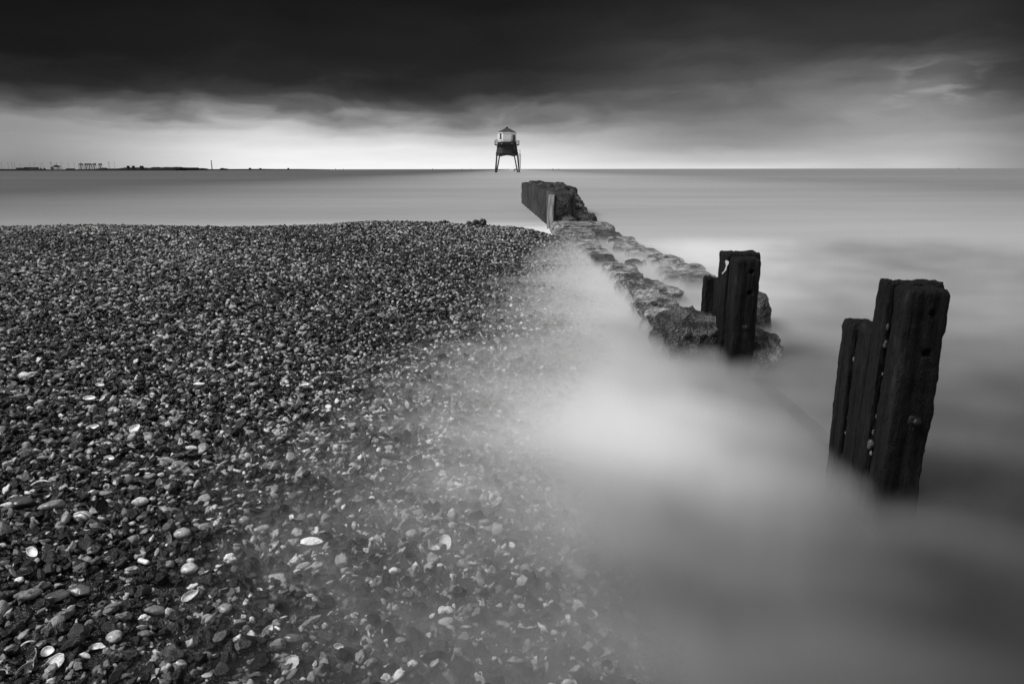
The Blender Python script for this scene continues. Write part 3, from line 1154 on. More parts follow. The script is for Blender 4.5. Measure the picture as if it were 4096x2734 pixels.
slab_row([
    (2400, 2500, 946, .045, 12, 'farthest low stone of the right row, near the wall end', 'rock_dark', .03),
    (2440, 2556, 966, .055, 13, 'second farthest stone of the right row', 'rock', .035),
    (2478, 2586, 990, .055, 14, 'narrow stone of the right row beside open water, third from the wall', 'rock', .035),
    (2512, 2660, 1016, .050, 15, 'flat stone of the right row half covered by surf', 'rock', .03),
    (2620, 2752, 1056, .075, 16, 'layered slab in the right row with a dark undercut edge', 'rock', .035),
    (2728, 2836, 1082, .070, 17, 'rounded rough slab in the right row, left of the long flat one', 'rock', .035),
    (2662, 2880, 1116, .065, 18, 'long flat pale-topped slab beside the low stumps, nearest in the right row', 'rock', .02),
], 16.8)
slab(2740, 2880, 1136, .35, .03, 22, 'low dark ledge just in front of the long flat slab', 'rock_dark', .03)
slab(2456, 2496, 996, .30, .035, 19, 'tiny rock tip in the water between the rows, farthest of three', 'rock_dark', .03)
slab(2508, 2574, 1056, .28, .06, 20, 'dark oval rock tip in the water between the rows, middle of three', 'rock_dark', .04)
slab(2630, 2692, 1078, .26, .04, 23, 'low rock tip in the water between the rows, nearest of three', 'rock_dark', .04)
slab(2574, 2590, 1046, .10, .04, 24, 'smallest rock speck between the rows beside the dark oval tip', 'rock_dark', .02)


# the drowned core of the groyne, just under the surf between the two rows
core = MB()
rowc = [(2230, 2500, 900, 930), (2290, 2545, 935, 960), (2370, 2640, 985, 1000), (2440, 2720, 1050, 1030), (2520, 2800, 1120, 1080), (2600, 2870, 1210, 1130), (2680, 2930, 1300, 1200)]
vs_, fs_ = [], []
for (x0, x1, ya, yb) in rowc:
    pa, pb = at(x0, ya, -.05), at(x1, yb, -.05)
    for t_ in np.linspace(0, 1, 9):
        q_ = pa.lerp(pb, float(t_))
        zt = -.085 + .05 * noise.noise(Vector((q_.x * 3, q_.y * 1.2, 4)))
        vs_.append((q_.x, q_.y, zt if 0 < t_ < 1 else -.35))
for r_ in range(len(rowc) - 1):
    for k in range(8):
        fs_.append((r_ * 9 + k, r_ * 9 + k + 1, (r_ + 1) * 9 + k + 1, (r_ + 1) * 9 + k))
core.add(vs_, fs_)
o = core.build('groyne_footing', M['rock_dark'], None, None, True)
tag(o, 'drowned concrete footing lying under the surf between the two rows of slabs', 'footing')


def crag(w_, q):
    w_ = w_.copy()
    if q.z > 0.2:
        w_.z += 0.03 * math.sin(w_.x * 9 + 1) * math.cos(w_.y * 7)
    return w_


rough_block('concrete_block', 1.24, 1.74, 5.28, 5.92, -.35, .21, 31, M['rock_dark'], 7, .05, .028, .017, 0, 'big square-faced block of pebbly concrete touching the left of the middle posts', 'rock', shape=crag)
rough_block('boulder', 1.80, 2.12, 4.95, 5.45, -.35, .165, 32, M['rock'], 2.6, .05, .02, .018, 0, 'rounded pale barnacled boulder at the right foot of the middle posts', 'rock')
rough_block('boulder', 2.17, 2.36, 6.0, 6.5, -.35, .26, 33, M['rock_dark'], 3.0, .05, .02, .018, 0, 'dark upright boulder behind the middle posts, standing out on their right', 'rock')

# ------------------------------------------------------------------ concrete wall in the sea
wall = empty('sea_wall', (1.6, 27.5, SEA))
tag(wall, 'tall ruined concrete wall running out to sea with a bleached plank on its corner', 'sea wall')


def wall_shape(w_, q):
    # left face runs away to the left; the right side is shorter at the near end
    y = w_.y
    w_ = w_.copy()
    w_.x += -0.042 * (y + 6.5)
    return w_


def wpart(name, *a, **k):
    mat = a[7]
    o = rough_block(name, *a, parent=wall, **k)
    o.location = Vector(o.location) - Vector(wall.location)
    return o


wpart('wall_body', 1.06, 1.80, 19.6, 35.0, -.5, .77, 41, M['wall'], 30, .016, .012, .10, taper=0.02, shape=wall_shape)
wpart('wall_body', 1.86, 2.40, 24.6, 36.5, -.5, .765, 42, M['wall'], 24, .03, .02, .12, taper=0.03, shape=wall_shape)
wpart('end_face', 1.17, 1.67, 19.42, 20.2, -.45, .75, 43, M['block_dark'], 8, .025, .02, .03, taper=.03)
mb = MB()
mb.box(-.085, .085, -.045, .045, -.72, .66)
o = mb.build('plank', M['plank'], wall, Vector((1.085, 19.44, .05)) - Vector(wall.location))
o.rotation_euler = (0, R(2), R(-12))
for k, (pa, pb, pt, Y0, dep, mt) in enumerate([
        (2262, 2310, 772, 24.6, 2.2, 'rock_dark'), (2268, 2316, 790, 23.8, 1.4, 'block_dark'), (2276, 2328, 806, 23.0, 1.5, 'rock_dark'), (2270, 2338, 826, 22.4, 1.2, 'rock'),
        (2284, 2350, 846, 21.9, 1.2, 'rock_dark'), (2276, 2362, 862, 21.3, 1.2, 'rock'), (2230, 2300, 872, 20.6, .9, 'rock_dark'), (2262, 2300, 800, 22.2, 1.2, 'block_dark'), (2330, 2376, 868, 21.6, 1.0, 'rock_dark')]):
    Y0 -= 1.4
    a_, b_ = atY(pa, pt - 5, Y0), atY(pb + 16, pt - 5, Y0)
    wpart('rubble', a_.x, b_.x, Y0, Y0 + dep, -.45, a_.z, 50 + k, M[mt], 3.4, .07, .035, .03, taper=.25)
# raised broken layer along the top
for k, (x0, x1, y0, y1) in enumerate([(1.35, 1.8, 21.2, 23.6), (1.2, 1.7, 25.0, 28.4), (1.1, 1.9, 29.6, 32.6), (1.85, 2.35, 26.4, 29.5)]):
    wpart('top_layer', x0 - .04 * (y0 - 21), x1 - .04 * (y0 - 21), y0, y1, .64, .835, 60 + k, M['wall'], 4, .05, .03, .05, taper=.1)


# ------------------------------------------------------------------ timber posts
def pile(name, parent, x0, x1, y0, y1, z1, seed, holes=(), groove=True, lean=(0, 0), z0=-.45):
    """one weathered timber: rounded, grooved, with bored holes in its near face"""
    W, D = x1 - x0, y1 - y0
    # outline round the timber
    n = 56
    out_ = []
    for i in range(n):
        t = i / n * 4
        s, f = int(t), t - int(t)
        g = f * 2 - 1
        P_ = [(g, -1), (1, g), (-g, 1), (-1, -g)][s]
        ln = (abs(P_[0]) ** 13 + abs(P_[1]) ** 13) ** (1 / 13)
        out_.append((P_[0] / ln, P_[1] / ln))
    off = Vector((seed * 5.1, seed * 2.3, 0))
    nz = int((z1 - z0) / .012)
    vs, fs = [], []

    def pos(u_, v_, z, f_in=1.0):
        x = u_ * W / 2
        y = v_ * D / 2
        wn = Vector((x, y, z * .35)) + off
        d = 1 + .05 * noise.noise(wn * 7)
        e = noise.fractal(Vector((x * 34, y * 34, z * 3.0)) + off, .8, 2.0, 4)
        g = 0.0
        if groove:
            g = -.013 * math.exp(-((u_ + .22) / .07) ** 2) - .010 * math.exp(-((v_ - .1) / .09) ** 2)
        kx = d + (e * .0065 + g) / (W / 2)
        ky = d + (e * .0065 + g) / (D / 2)
        edge = noise.fractal(Vector((u_ * 2, v_ * 2, z * 16)) + off,   .8, 2, 3) * .004
        lx = lean[0] * z
        ly = lean[1] * z
        return (x * kx * f_in + edge * u_ + lx, y * ky * f_in + edge * v_ + ly, z)
    for k in range(nz + 1):
        z = z0 + (z1 - z0) * k / nz
        rnd = 1 - 0.10 * max(0, (z - (z1 - .03)) / .03) ** 2
        for (u_, v_) in out_:
            x, y, zz = pos(u_, v_, z, rnd)
            zz += (.010 * noise.noise(Vector((u_ * 1.5, v_ * 1.5, seed)))) * (k / nz) if k > nz - 6 else 0
            # bored holes in the near face
            if v_ < -.8:
                for hx, hz, hr in holes:
                    dd = math.hypot(u_ * W / 2 - hx, z - hz)
                    if dd < hr:
                        y += .045 * (1 - (dd / hr) ** 4)
            vs.append((x, y, zz))
    for k in range(nz):
        for i in range(n):
            j = (i + 1) % n
            fs.append((k * n + i, k * n + j, (k + 1) * n + j, (k + 1) * n + i))
    # worn top, sunk rings
    last = nz * n
    for r_ in (.86, .6, .3):
        st = len(vs)
        for (u_, v_) in out_:
            x, y, _z = pos(u_ * r_, v_ * r_, z1, 1)
            vs.append((x, y, z1 + .010 * noise.fractal(Vector((u_ * r_ * 3, v_ * r_ * 3, seed)), .8, 2, 3) - .003))
        for i in range(n):
            j = (i + 1) % n
            fs.append((last + i, last + j, st + j, st + i))
        last = st
    vs.append((lean[0] * z1, lean[1] * z1, z1 - .004))
    for i in range(n):
        fs.append((last + i, last + (i + 1) % n, len(vs) - 1))
    me = bpy.data.meshes.new(name)
    me.from_pydata(vs, [], fs)
    for p in me.polygons:
        p.use_smooth = True
    o = link(name, me, M['timber'], parent)
    o.location = Vector(((x0 + x1) / 2, (y0 + y1) / 2, 0)) - (Vector(parent.location) if parent else Vector())
    return o


def stuck(parent, name, x, y, z, s, seed, v=.2, dims=(.8, .6, 1)):
    me = stone_mesh(name, seed, dims, .3, .15)
    for v_ in me.vertices:
        v_.co *= s
    o = link(name, me, tone_mat(v), parent)
    o.location = Vector((x, y, z)) - Vector(parent.location)
    return o


near_post = empty('groyne_post', (1.76, 2.9, -.12))
tag(near_post, 'nearest and largest cluster of black weathered timbers, with two shorter timbers on its left', 'groyne post', 'timber post clusters of the groyne')
pile('timber', near_post, 1.665, 1.835, 2.81, 2.945, .908, 1, [(.022, .810, .014), (.020, .635, .014)])
pile('timber', near_post, 1.655, 1.735, 2.965, 3.06, .915, 2, groove=False)
pile('timber', near_post, 1.750, 1.925, 2.985, 3.09, .910, 3, groove=False)
pile('timber', near_post, 1.660, 1.800, 3.075, 3.195, .690, 4)
pile('timber', near_post, 1.650, 1.770, 3.21, 3.33, .675, 5)
# a rusted bolt low on the front timber
mb = MB()
mb.ring(12, [(.036, 0), (.036, .006), (.026, .014), (.018, .018)], caps=True)
mb.ring(6, [(.016, .018), (.016, .034), (.010, .038)], caps=True)
o = mb.build('bolt', M['bolt'], near_post, Vector((1.762, 2.822, .33)) - Vector(near_post.location), True)
o.rotation_euler = (R(90), 0, 0)
for k, (y, z, s, v) in enumerate([(2.952, .72, .022, .14), (2.955, .64, .018, .10), (2.955, .50, .010, .2), (2.955, .43, .012, .12), (2.956, .30, .014, .12), (2.955, .16, .022, .14), (2.955, .22, .012, .18), (2.953, .085, .013, .6), (2.953, .12, .010, .3),
                                 (3.203, .66, .016, .16), (3.203, .61, .014, .12), (3.203, .50, .012, .3), (3.203, .40, .010, .15), (3.203, .30, .010, .14), (3.203, .2, .010, .2), (2.955, .36, .008, .15), (3.203, .12, .012, .2)]):
    if k in (3, 7, 10, 13, 15):
        continue
    stuck(near_post, 'wedged_stone', 1.664 + (k * 7 % 5) * .003, y + (k * 5 % 4 - 1.5) * .004, z, s * (.55 + .12 * (k * 3 % 5)) if k != 5 else s, 700 + k, v * (.45 if v < .5 else .8), (.6, .5 + .15 * (k % 3), 1.2))

mid_post = empty('groyne_post', (1.76, 5.1, -.12))
tag(mid_post, 'middle cluster of black timbers standing at the near end of the rocks', 'groyne post', 'timber post clusters of the groyne')
pile('timber', mid_post, 1.650, 1.825, 4.97, 5.17, .760, 11, [(.02, .665, .015), (.016, .515, .016)])
pile('timber', mid_post, 1.640, 1.735, 5.20, 5.40, .775, 12, groove=False)
pile('timber', mid_post, 1.745, 1.920, 5.25, 5.42, .772, 13, groove=False)
mb = MB()
mb.ring(12, [(.034, 0), (.034, .006), (.024, .014), (.018, .018)], caps=True)
mb.ring(6, [(.016, .018), (.016, .034), (.010, .038)], caps=True)
o = mb.build('bolt', M['bolt'], mid_post, Vector((1.748, 4.985, .255)) - Vector(mid_post.location), True)
o.rotation_euler = (R(90), 0, 0)
# paper-like scrap caught in the joint
mb = MB()
pl = [(-.030, .050), (-.018, .062), (.012, .055), (.014, .030), (.004, .010), (.006, -.030), (-.014, -.060), (-.022, -.078), (-.028, -.066), (-.010, -.036), (-.006, .006), (-.016, .030)]
mb.prism([(x_ * .75, z_ * .8) for x_, z_ in pl], -.0015, .0015)
o = mb.build('caught_scrap', M['scrap'], None, (1.636, 5.185, .675))
o.rotation_euler = (R(-8), R(8), R(-40))
tag(o, 'white torn scrap caught in the joint of the middle posts near the top', 'scrap')

st1 = pile('post_stump', None, 1.845, 1.925, 6.42, 6.56, .40, 21, groove=False)
tag(st1, 'short pointed black stump, leftmost of the low ones behind the middle posts', 'post stump', 'low stumps behind the middle posts')
st2 = pile('post_stump', None, 1.935, 2.045, 6.42, 6.60, .375, 22)
tag(st2, 'short broad black stump between the pointed one and the middle posts', 'post stump', 'low stumps behind the middle posts')
st3 = pile('post_stump', None, 1.800, 1.890, 5.88, 6.02, .455, 23, groove=False)
tag(st3, 'short rounded stump pressed close behind the left edge of the middle posts', 'post stump', 'low stumps behind the middle posts')

mb = MB()
mb.box(-.05, .05, 0, 1.5, -.06, .06)
o = mb.build('sunken_beam', M['timber'], None, (1.84, 3.40, -.190))
o.rotation_euler = (R(0.5), 0, R(0))
tag(o, 'dark sunken beam showing faintly through the surf between the two post clusters', 'beam')

# ------------------------------------------------------------------ lighthouse
YL = 358.0
lc = atY(2028.3, 688.0, YL)
U = 0.1531 * YL / (FP * 1.038)
LZ = SEA
UZ = (atY(2028.3, 480 + 185 * 0.1531, YL).z - LZ) / (1365 - 185)
lh = empty('lighthouse', (lc.x, YL, LZ))
tag(lh, 'iron-legged lighthouse with a white octagonal cabin standing in the sea', 'lighthouse')


def lx(v):
    return (v - 838) * U


def lz(v):
    return (1365 - v) * UZ


oct_ = math.pi / 8
MB().ring(8, [(lx(1078), lz(575)), (lx(1078), lz(340))]).build('cabin', M['white_paint'], lh)
mb = MB().ring(8, [(lx(1090), lz(346)), (lx(1090), lz(330))])
eave = mb.build('eave', M['white_paint'], lh)
rf = MB().ring(8, [(lx(1083), lz(329.5)), (lx(866), lz(212))]).build('roof', M['roof_lead'], lh)
mb = MB()
kk = 1 / math.cos(oct_)
for i in range(8):
    t = 2 * math.pi * i / 8 + oct_
    r0, r1 = lx(1083) * kk, lx(866) * kk
    mb.bar((r0 * math.sin(t), -r0 * math.cos(t), lz(328)), (r1 * math.sin(t), -r1 * math.cos(t), lz(211)), .09, 5)
mb.build('ridge_rib', M['dark_iron'], rf)
MB().ring(10, [(lx(866), lz(213)), (lx(866), lz(186)), (lx(858), lz(184))]).build('vent', M['dark_iron'], rf)
MB().ring(8, [(lx(1084), lz(650)), (lx(1084), lz(577)), (lx(1079), lz(574.5))]).build('drum', M['dark_iron'], lh)
skirt_lv = [(lx(1128), lz(868)), (lx(1112), lz(800)), (lx(1096), lz(700)), (lx(1090), lz(652))]
MB().ring(8, skirt_lv).build('skirt', M['dark_iron'], lh)
MB().ring(8, [(lx(1132), lz(876)), (lx(1132), lz(862))]).build('band', M['dark_iron'], lh)
# paler panels on the slanting side faces of the skirt
for sgn in (-1, 1):
    a = sgn * math.pi / 4
    rr0, rr1 = lx(1106) + .04, lx(1092) + .04
    n_ = Vector((math.sin(a), -math.cos(a), 0))
    s_ = Vector((math.cos(a), math.sin(a), 0))
    hw = 42 * U
    vs = []
    for (r_, z_) in ((rr0, lz(770)), (rr1, lz(655))):
        for q_ in (-1, 1):
            for d_ in (0, .06):
                vs.append(tuple(n_ * (r_ + d_) + s_ * q_ * hw + Vector((0, 0, z_))))
    MB().add(vs, [(0, 1, 5, 4), (2, 3, 7, 6), (0, 2, 6, 4), (1, 3, 7, 5), (0, 1, 3, 2), (4, 5, 7, 6)]).build('side_panel', M['far_grey'], lh)
# arched valances between the legs, on the front, back and both sides
mb = MB()
for yy in (-1, 1):
    y0 = yy * lx(1120)
    arch = [(lx(672), lz(872)), (lx(1010), lz(872))]
    low = []
    for i in range(15):
        t = i / 14
        low.append((lx(1010 - 338 * t), lz(945 - 32 * math.sin(t * math.pi))))
    mb.prism(arch + low, y0 - .12, y0 + .12)
for sgn in (-1, 1):
    # slanting side valances
    pA = Vector((sgn * abs(lx(1010)), -lx(1120), 0))
    pB = Vector((sgn * lx(1120), -abs(lx(1000)), 0))
    for (a, c_) in ((pA, pB), (Vector((pA.x, -pA.y, 0)), Vector((pB.x, -pB.y, 0))), (pB, Vector((pB.x, -pB.y, 0)))):
        k = 9
        vs, fs = [], []
        nn = (c_ - a).cross(Vector((0, 0, 1))).normalized() * .1
        for i in range(k):
            t = i / (k - 1)
            p = a.lerp(c_, t)
            zb = lz(940 - 14 * math.sin(t * math.pi))
            for q_ in (p + nn, p - nn):
                vs += [(q_.x, q_.y, lz(872)), (q_.x, q_.y, zb)]
        for i in range(k - 1):
            b_ = i * 4
            fs += [(b_, b_ + 1, b_ + 5, b_ + 4), (b_ + 2, b_ + 6, b_ + 7, b_ + 3), (b_ + 1, b_ + 3, b_ + 7, b_ + 5), (b_, b_ + 4, b_ + 6, b_ + 2)]
        mb.add(vs, fs)
mb.build('valance', M['dark_iron'], lh)
for (xt, xb, y_, yb) in ((-178, -276, -1.0, -1.12), (178, 282, -1.0, -1.12), (-262, -308, -.45, -.6), (268, 326, -.45, -.6), (-262, -308, .45, .6), (268, 326, .45, .6)):
    wd = 17 * U
    mb = MB()
    mb.bar((xt * U, y_ * lx(1118), lz(872)), (xb * U, yb * lx(1118), lz(1400)), wd, 8, wd * 1.15)
    mb.build('leg', M['dark_iron'] if xt < 0 or y_ < 0 else M['dark_iron'], lh)
# gallery
gal = MB().ring(8, [(lx(1160), lz(648)), (lx(1160), lz(632))]).build('gallery', M['dark_iron'], lh)
ra = lx(1152)
corners = [(ra * kk * math.sin(2 * math.pi * i / 8 + oct_), -ra * kk * math.cos(2 * math.pi * i / 8 + oct_)) for i in range(8)]
for (x, y) in corners:
    mb = MB().bar((x, y, lz(632)), (x, y, lz(538)), .13, 6)
    mb.ring(6, [(.12, lz(540)), (.05, lz(532))], cx=x, cyy=y)
    mb.build('railing_post', M['dark_iron'], gal)
mb = MB()
for i in range(8):
    x, y = corners[i]
    x2, y2 = corners[(i + 1) % 8]
    for zz in (542, 572, 602):
        mb.bar((x, y, lz(zz)), (x2, y2, lz(zz)), .07, 5)
mb.build('railing', M['dark_iron'], gal)
for i in range(8):
    x, y = corners[i]
    mb = MB()
    k0 = lx(1092) / ra
    pth = []
    for j in range(7):
        t = j / 6
        f = k0 + (0.97 - k0) * (1 - math.cos(t * math.pi / 2))
        pth.append((x * f, y * f, lz(735 - 85 * math.sin(t * math.pi / 2))))
    mb.path(pth, .08, 5)
    mb.build('bracket', M['dark_iron'], gal)
for i in (0, 7):
    x, y = corners[i]
    MB().ring(8, [(.1, lz(636)), (.15, lz(630)), (.1, lz(624))], cx=x, cyy=y - .16).build('lamp', M['white_paint'], gal)


def on_face(name, a, u0, u1, z0, z1, rad, mat, d0=-.05, d1=.08):
    n_ = Vector((math.sin(a), -math.cos(a), 0))
    s_ = Vector((math.cos(a), math.sin(a), 0))
    vs = []
    for z_ in (z0, z1):
        for q_ in (u0, u1):
            for d_ in (d0, d1):
                vs.append(tuple(n_ * (rad + d_) + s_ * q_ + Vector((0, 0, z_))))
    return MB().add(vs, [(0, 1, 5, 4), (2, 3, 7, 6), (0, 2, 6, 4), (1, 3, 7, 5), (0, 1, 3, 2), (4, 5, 7, 6)]).build(name, mat, lh)


ca = math.cos(math.pi / 4)
rc = lx(1078)
# window on the left slanting face, door on the right slanting face
wmid = (lx(677) + rc * ca) / ca
hw = 21 * U / ca
wd = on_face('window', -math.pi / 4, wmid - hw, wmid + hw, lz(475), lz(362), rc, M['window_dark'])
fr = on_face('window_sill', -math.pi / 4, wmid - hw * 1.35, wmid + hw * 1.35, lz(492), lz(482), rc, M['roof_lead'], -.05, .25)
fr.parent = wd
dm = (lx(1017) - rc * ca) / ca
hd = 30 * U / ca
on_face('door', math.pi / 4, dm - hd, dm + hd, lz(628), lz(396), rc, M['door_grey'], -.05, .20)
# landing with ladder on the right
lad = MB()
lad.box(lx(1130), lx(1196), -.9, .9, lz(892), lz(883))
lad.path([(lx(1130), -.5, lz(950)), (lx(1150), -.5, lz(915)), (lx(1180), -.5, lz(893))], .06, 5)
lad_o = lad.build('landing', M['dark_iron'], lh)
mb = MB()
for yy in (-.9, .9):
    for x_ in (1162, 1194):
        mb.bar((lx(x_), yy, lz(885)), (lx(x_), yy, lz(787)), .05, 5)
    mb.bar((lx(1112), yy, lz(788)), (lx(1196), yy, lz(788)), .045, 5)
mb.bar((lx(1194), -.95, lz(788)), (lx(1194), .95, lz(788)), .045, 5)
mb.bar((lx(1194), -.95, lz(840)), (lx(1194), .95, lz(840)), .045, 5)
mb.build('railing', M['dark_iron'], lad_o)
mb = MB()
for yy in (-.7,):
    mb.bar((lx(1138), yy, lz(900)), (lx(1160), yy, lz(1290)), .07, 5)
    mb.bar((lx(1196), yy, lz(890)), (lx(1188), yy, lz(1290)), .10, 5)
for i in range(23):
    t = i / 22
    zz = 912 + 350 * t
    mb.bar((lx(1139 + 20 * t), -.7, lz(zz)), (lx(1195 - 7 * t), -.7, lz(zz)), .06, 4)
mb.build('ladder', M['dark_iron'], lh)
mb = MB()
mb.prism([(lx(1002), lz(1330)), (lx(1022), lz(1338)), (lx(1062), lz(1294)), (lx(1100), lz(1288)), (lx(1100), lz(1270)), (lx(1045), lz(1270))], -5.4, -4.6)
stp = mb.build('steps', M['dark_iron'], lh)
MB().path([(lx(1014), -5, lz(1325)), (lx(1012), -5, lz(1218)), (lx(1028), -5, lz(1190)), (lx(1055), -5, lz(1180))], .04, 5).build('handrail', M['mid_iron'], stp)
# gulls
g0 = MB()
g0.ring(8, [(.02, 0), (.13, .05), (.17, .16), (.12, .26), (.05, .32)])
g0.bar((0, 0, .28), (.22, 0, .40), .07, 8, .08)
g0.bar((.22, 0, .40), (.36, 0, .38), .03, 6, .01)
g0.bar((-.02, 0, .16), (-.42, 0, .10), .12, 8, .03)
g0.bar((0, 0, 0), (0, 0, -.1), .02, 4)
gm = g0.mesh('gull', True)
spots_g = [(838, 186, 0, 1.7, 'gull perched on the very top of the lighthouse roof', M['gull']), (556, 540, 0, 1.1, 'small dark bird on the left end of the lighthouse railing', M['dark_iron']),
           (590, 540, 0, 1.1, 'small dark bird on the lighthouse railing, right beside the leftmost bird', M['dark_iron'])]
for (x_, z_, y_, s_, lb, mt) in spots_g:
    me = gm.copy()
    me.materials.append(mt)
    o = link('bird', me, None)
    yy = YL + (0 if z_ < 300 else -ra * .95 + (abs(lx(x_)) - ra * .414) if False else 0)
    if z_ > 300:
        # stand on the left slanting rail
        f = (abs(lx(x_)) - ra * .4142) / (ra - ra * .4142)
        yy = YL - ra + f * (ra - ra * .4142)
    o.location = (lc.x + lx(x_), yy, LZ + lz(z_) + .14 * s_)
    o.scale = (s_,) * 3
    tag(o, lb, 'bird')

# ------------------------------------------------------------------ far shore
YF = 1180.0


def fp(px, py, Y=YF):
    p = atY(px, py, Y)
    return p


def ppm(Y):
    return Y / (FP * 1.03)


def far_obj(px, Y):
    """base point of a far thing at the water level column px"""
    d = ray(px, 683)
    return Vector((d.x / d.y * Y, Y, SEA))


PX = ppm(YF)
# low land: a long strip whose top follows the photograph's skyline, 60 m deep
def strip(name, pts_, Y0, depth, mat, label, cat, kind=None, group=None):
    mb = MB()
    top = [atY(px, py, Y0 + (max(0, px - 720) * 3.2)) for px, py in pts_]
    n = len(top)
    vs, fs = [], []
    for i, p in enumerate(top):
        jz = max(.4, p.z - SEA) + SEA
        vs += [(p.x, p.y, SEA - .5), (p.x, p.y, jz * .8), (p.x, p.y + depth * .2, jz), (p.x, p.y + depth, jz * .95), (p.x, p.y + depth * 1.2, SEA - .5)]
    for i in range(n - 1):
        for k in range(4):
            fs.append((i * 5 + k, (i + 1) * 5 + k, (i + 1) * 5 + k + 1, i * 5 + k + 1))
    mb.add(vs, fs)
    o = mb.build(name, mat)
    tag(o, label, cat, group, kind)
    return o


quay = [(-260, 676), (0, 676), (70, 676), (140, 677.5), (200, 678), (290, 677), (390, 677), (420, 676.5), (480, 675.5), (700, 676), (745, 676), (800, 676.5), (860, 676.5), (1000, 675.6), (1040, 675.2), (1100, 676), (1200, 675.8), (1270, 676.6), (1310, 677.2)]
strip('far_land', quay, YF, 40, M['far_dark'], None, None, 'structure')


def crowns(px0, px1, prof, seed, name, label, cat='trees', Y=YF + 10):
    """a wooded rise: the skyline profile, broken into tree crowns"""
    r_ = random.Random(seed)
    mb = MB()
    xs = [p[0] for p in prof]
    ys = [p[1] for p in prof]
    x = px0
    while x < px1:
        top = float(np.interp(x, xs, ys))
        Yx = Y + max(0, x - 720) * 3.2
        p = atY(x, top, Yx)
        hgt = max(1.0, p.z - SEA)
        rad = min(hgt * .55, r_.uniform(2.2, 3.6))
        co, fa = ICO3
        off = Vector((x, seed, 0))
        zc = p.z - rad * .8
        vs = []
        for q in co:
            d = rad * (1 + .30 * noise.noise(Vector(q) * 2.2 + off) + .15 * noise.noise(Vector(q) * 6 + off))
            vs.append((p.x + q[0] * d, Yx + q[1] * d + r_.uniform(-.1, .1), zc + q[2] * d * .8))
        mb.add(vs, [tuple(f) for f in fa])
        mb.bar((p.x, Yx, SEA), (p.x, Yx, zc), rad * .8, 7)
        x += rad / ppm(Yx) * r_.uniform(.5, .8)
    o = mb.build(name, M['far_dark'])
    tag(o, label, cat, kind='stuff')
    return o


crowns(384, 790, [(384, 675), (414, 671), (424, 671), (430, 674), (460, 674), (480, 673), (500, 670), (560, 669.5), (570, 670), (600, 671.5), (604, 670), (612, 668.5), (634, 668), (645, 670), (655, 669), (665, 668), (690, 669), (700, 667.5), (725, 668), (735, 670), (745, 671), (790, 675)][:-2], 5, 'far_wood', 'dark low wood along the skyline of the far shore, right of the cranes')
crowns(786, 832, [(786, 674.5), (800, 672.5), (815, 672.5), (832, 674.8)], 6, 'far_copse', 'small dark copse on the far shore just left of the tall chimney')
crowns(880, 912, [(880, 675), (888, 671.5), (898, 673.5), (912, 675)], 7, 'far_copse', 'small peaked copse on the far shore just right of the tall chimney')


def far_box(name, px0, px1, pytop, label, mat='far_dark', cat='building', Y=YF + 8, roof=None, dep=14, pybot=680):
    a, c_ = atY(px0, pytop, Y), atY(px1, pytop, Y)
    cx_ = (a.x + c_.x) / 2
    root = empty(name, (cx_, Y, SEA))
    tag(root, label, cat)
    w2 = (c_.x - a.x) / 2
    h = a.z - SEA
    MB().box(-w2, w2, 0, dep, 0, h).build('wall', M[mat], root)
    mb = MB()
    if roof == 'slope':
        mb.prism([(-w2 * 1.02, h + .02), (w2 * 1.02, h + .02), (w2 * .5, h * 1.18), (-w2 * 1.0, h * 1.18)], -.3, dep + .3)
    elif roof == 'dome':
        mb.prism([(-w2 * .95, h + .02)] + [(w2 * .95 * math.cos(t), h + .02 + h * .10 * math.sin(t)) for t in [0, .6, 1.2, 1.57, 2, 2.6]], -.2, dep + .2)
    else:
        mb.box(-w2 - .3, w2 + .3, -.3, dep + .3, h + .01, h + .5)
    mb.build('roof', M[mat], root)
    return root


far_box('warehouse', 64, 100, 672.2, 'long low dark warehouse on the far quay at the left')
far_box('warehouse', 96.6, 107.6, 670.2, 'narrower taller block joined to the middle of the far warehouses')
far_box('terminal_shed', 108, 116, 672, 'dark shed between the taller block and the sloping-roofed hall')
o = far_box('terminal_hall', 116, 133, 670.5, 'paler hall with a flat top that slopes down to the right', 'far_grey')
a, c_ = atY(133, 670.5, YF + 8), atY(144, 677, YF + 8)
b0 = o.location
MB().prism([(a.x - b0.x + .01, 0), (c_.x - b0.x, 0), (c_.x - b0.x, .8), (a.x - b0.x + .01, a.z - SEA)], 0, 12).build('ramp', M['far_grey'], o)
far_box('container_stack', 264, 279, 675, 'low dark block between the lifting frame and the row of cranes', cat='building')
far_box('shed', 151, 158, 677.2, 'tiny low shed right of the sloping hall', cat='shed')
for (x0, x1, yt, lb) in ((506, 510.5, 664.3, 'left one of two small square towers above the far wood'), (527, 531, 664.3, 'right one of two small square towers above the far wood'),
                         (558, 567, 665, 'broad round-topped tower above the far wood')):
    far_box('tower', x0, x1, yt, lb, cat='tower', roof='dome' if x0 > 550 else None, dep=6, Y=YF + 4)
for (x0, x1, yt, lb) in ((995, 1001, 672.4, 'leftmost of three square huts on the thin far spit'), (1037, 1042.5, 673.2, 'lowest of three square huts on the thin far spit, the middle one'), (1149, 1154, 672.6, 'rightmost of three square huts on the thin far spit')):
    Yx = YF + (x0 - 720) * 3.2
    far_box('hut', x0, x1, yt, lb, cat='hut', Y=Yx + 5, dep=8)

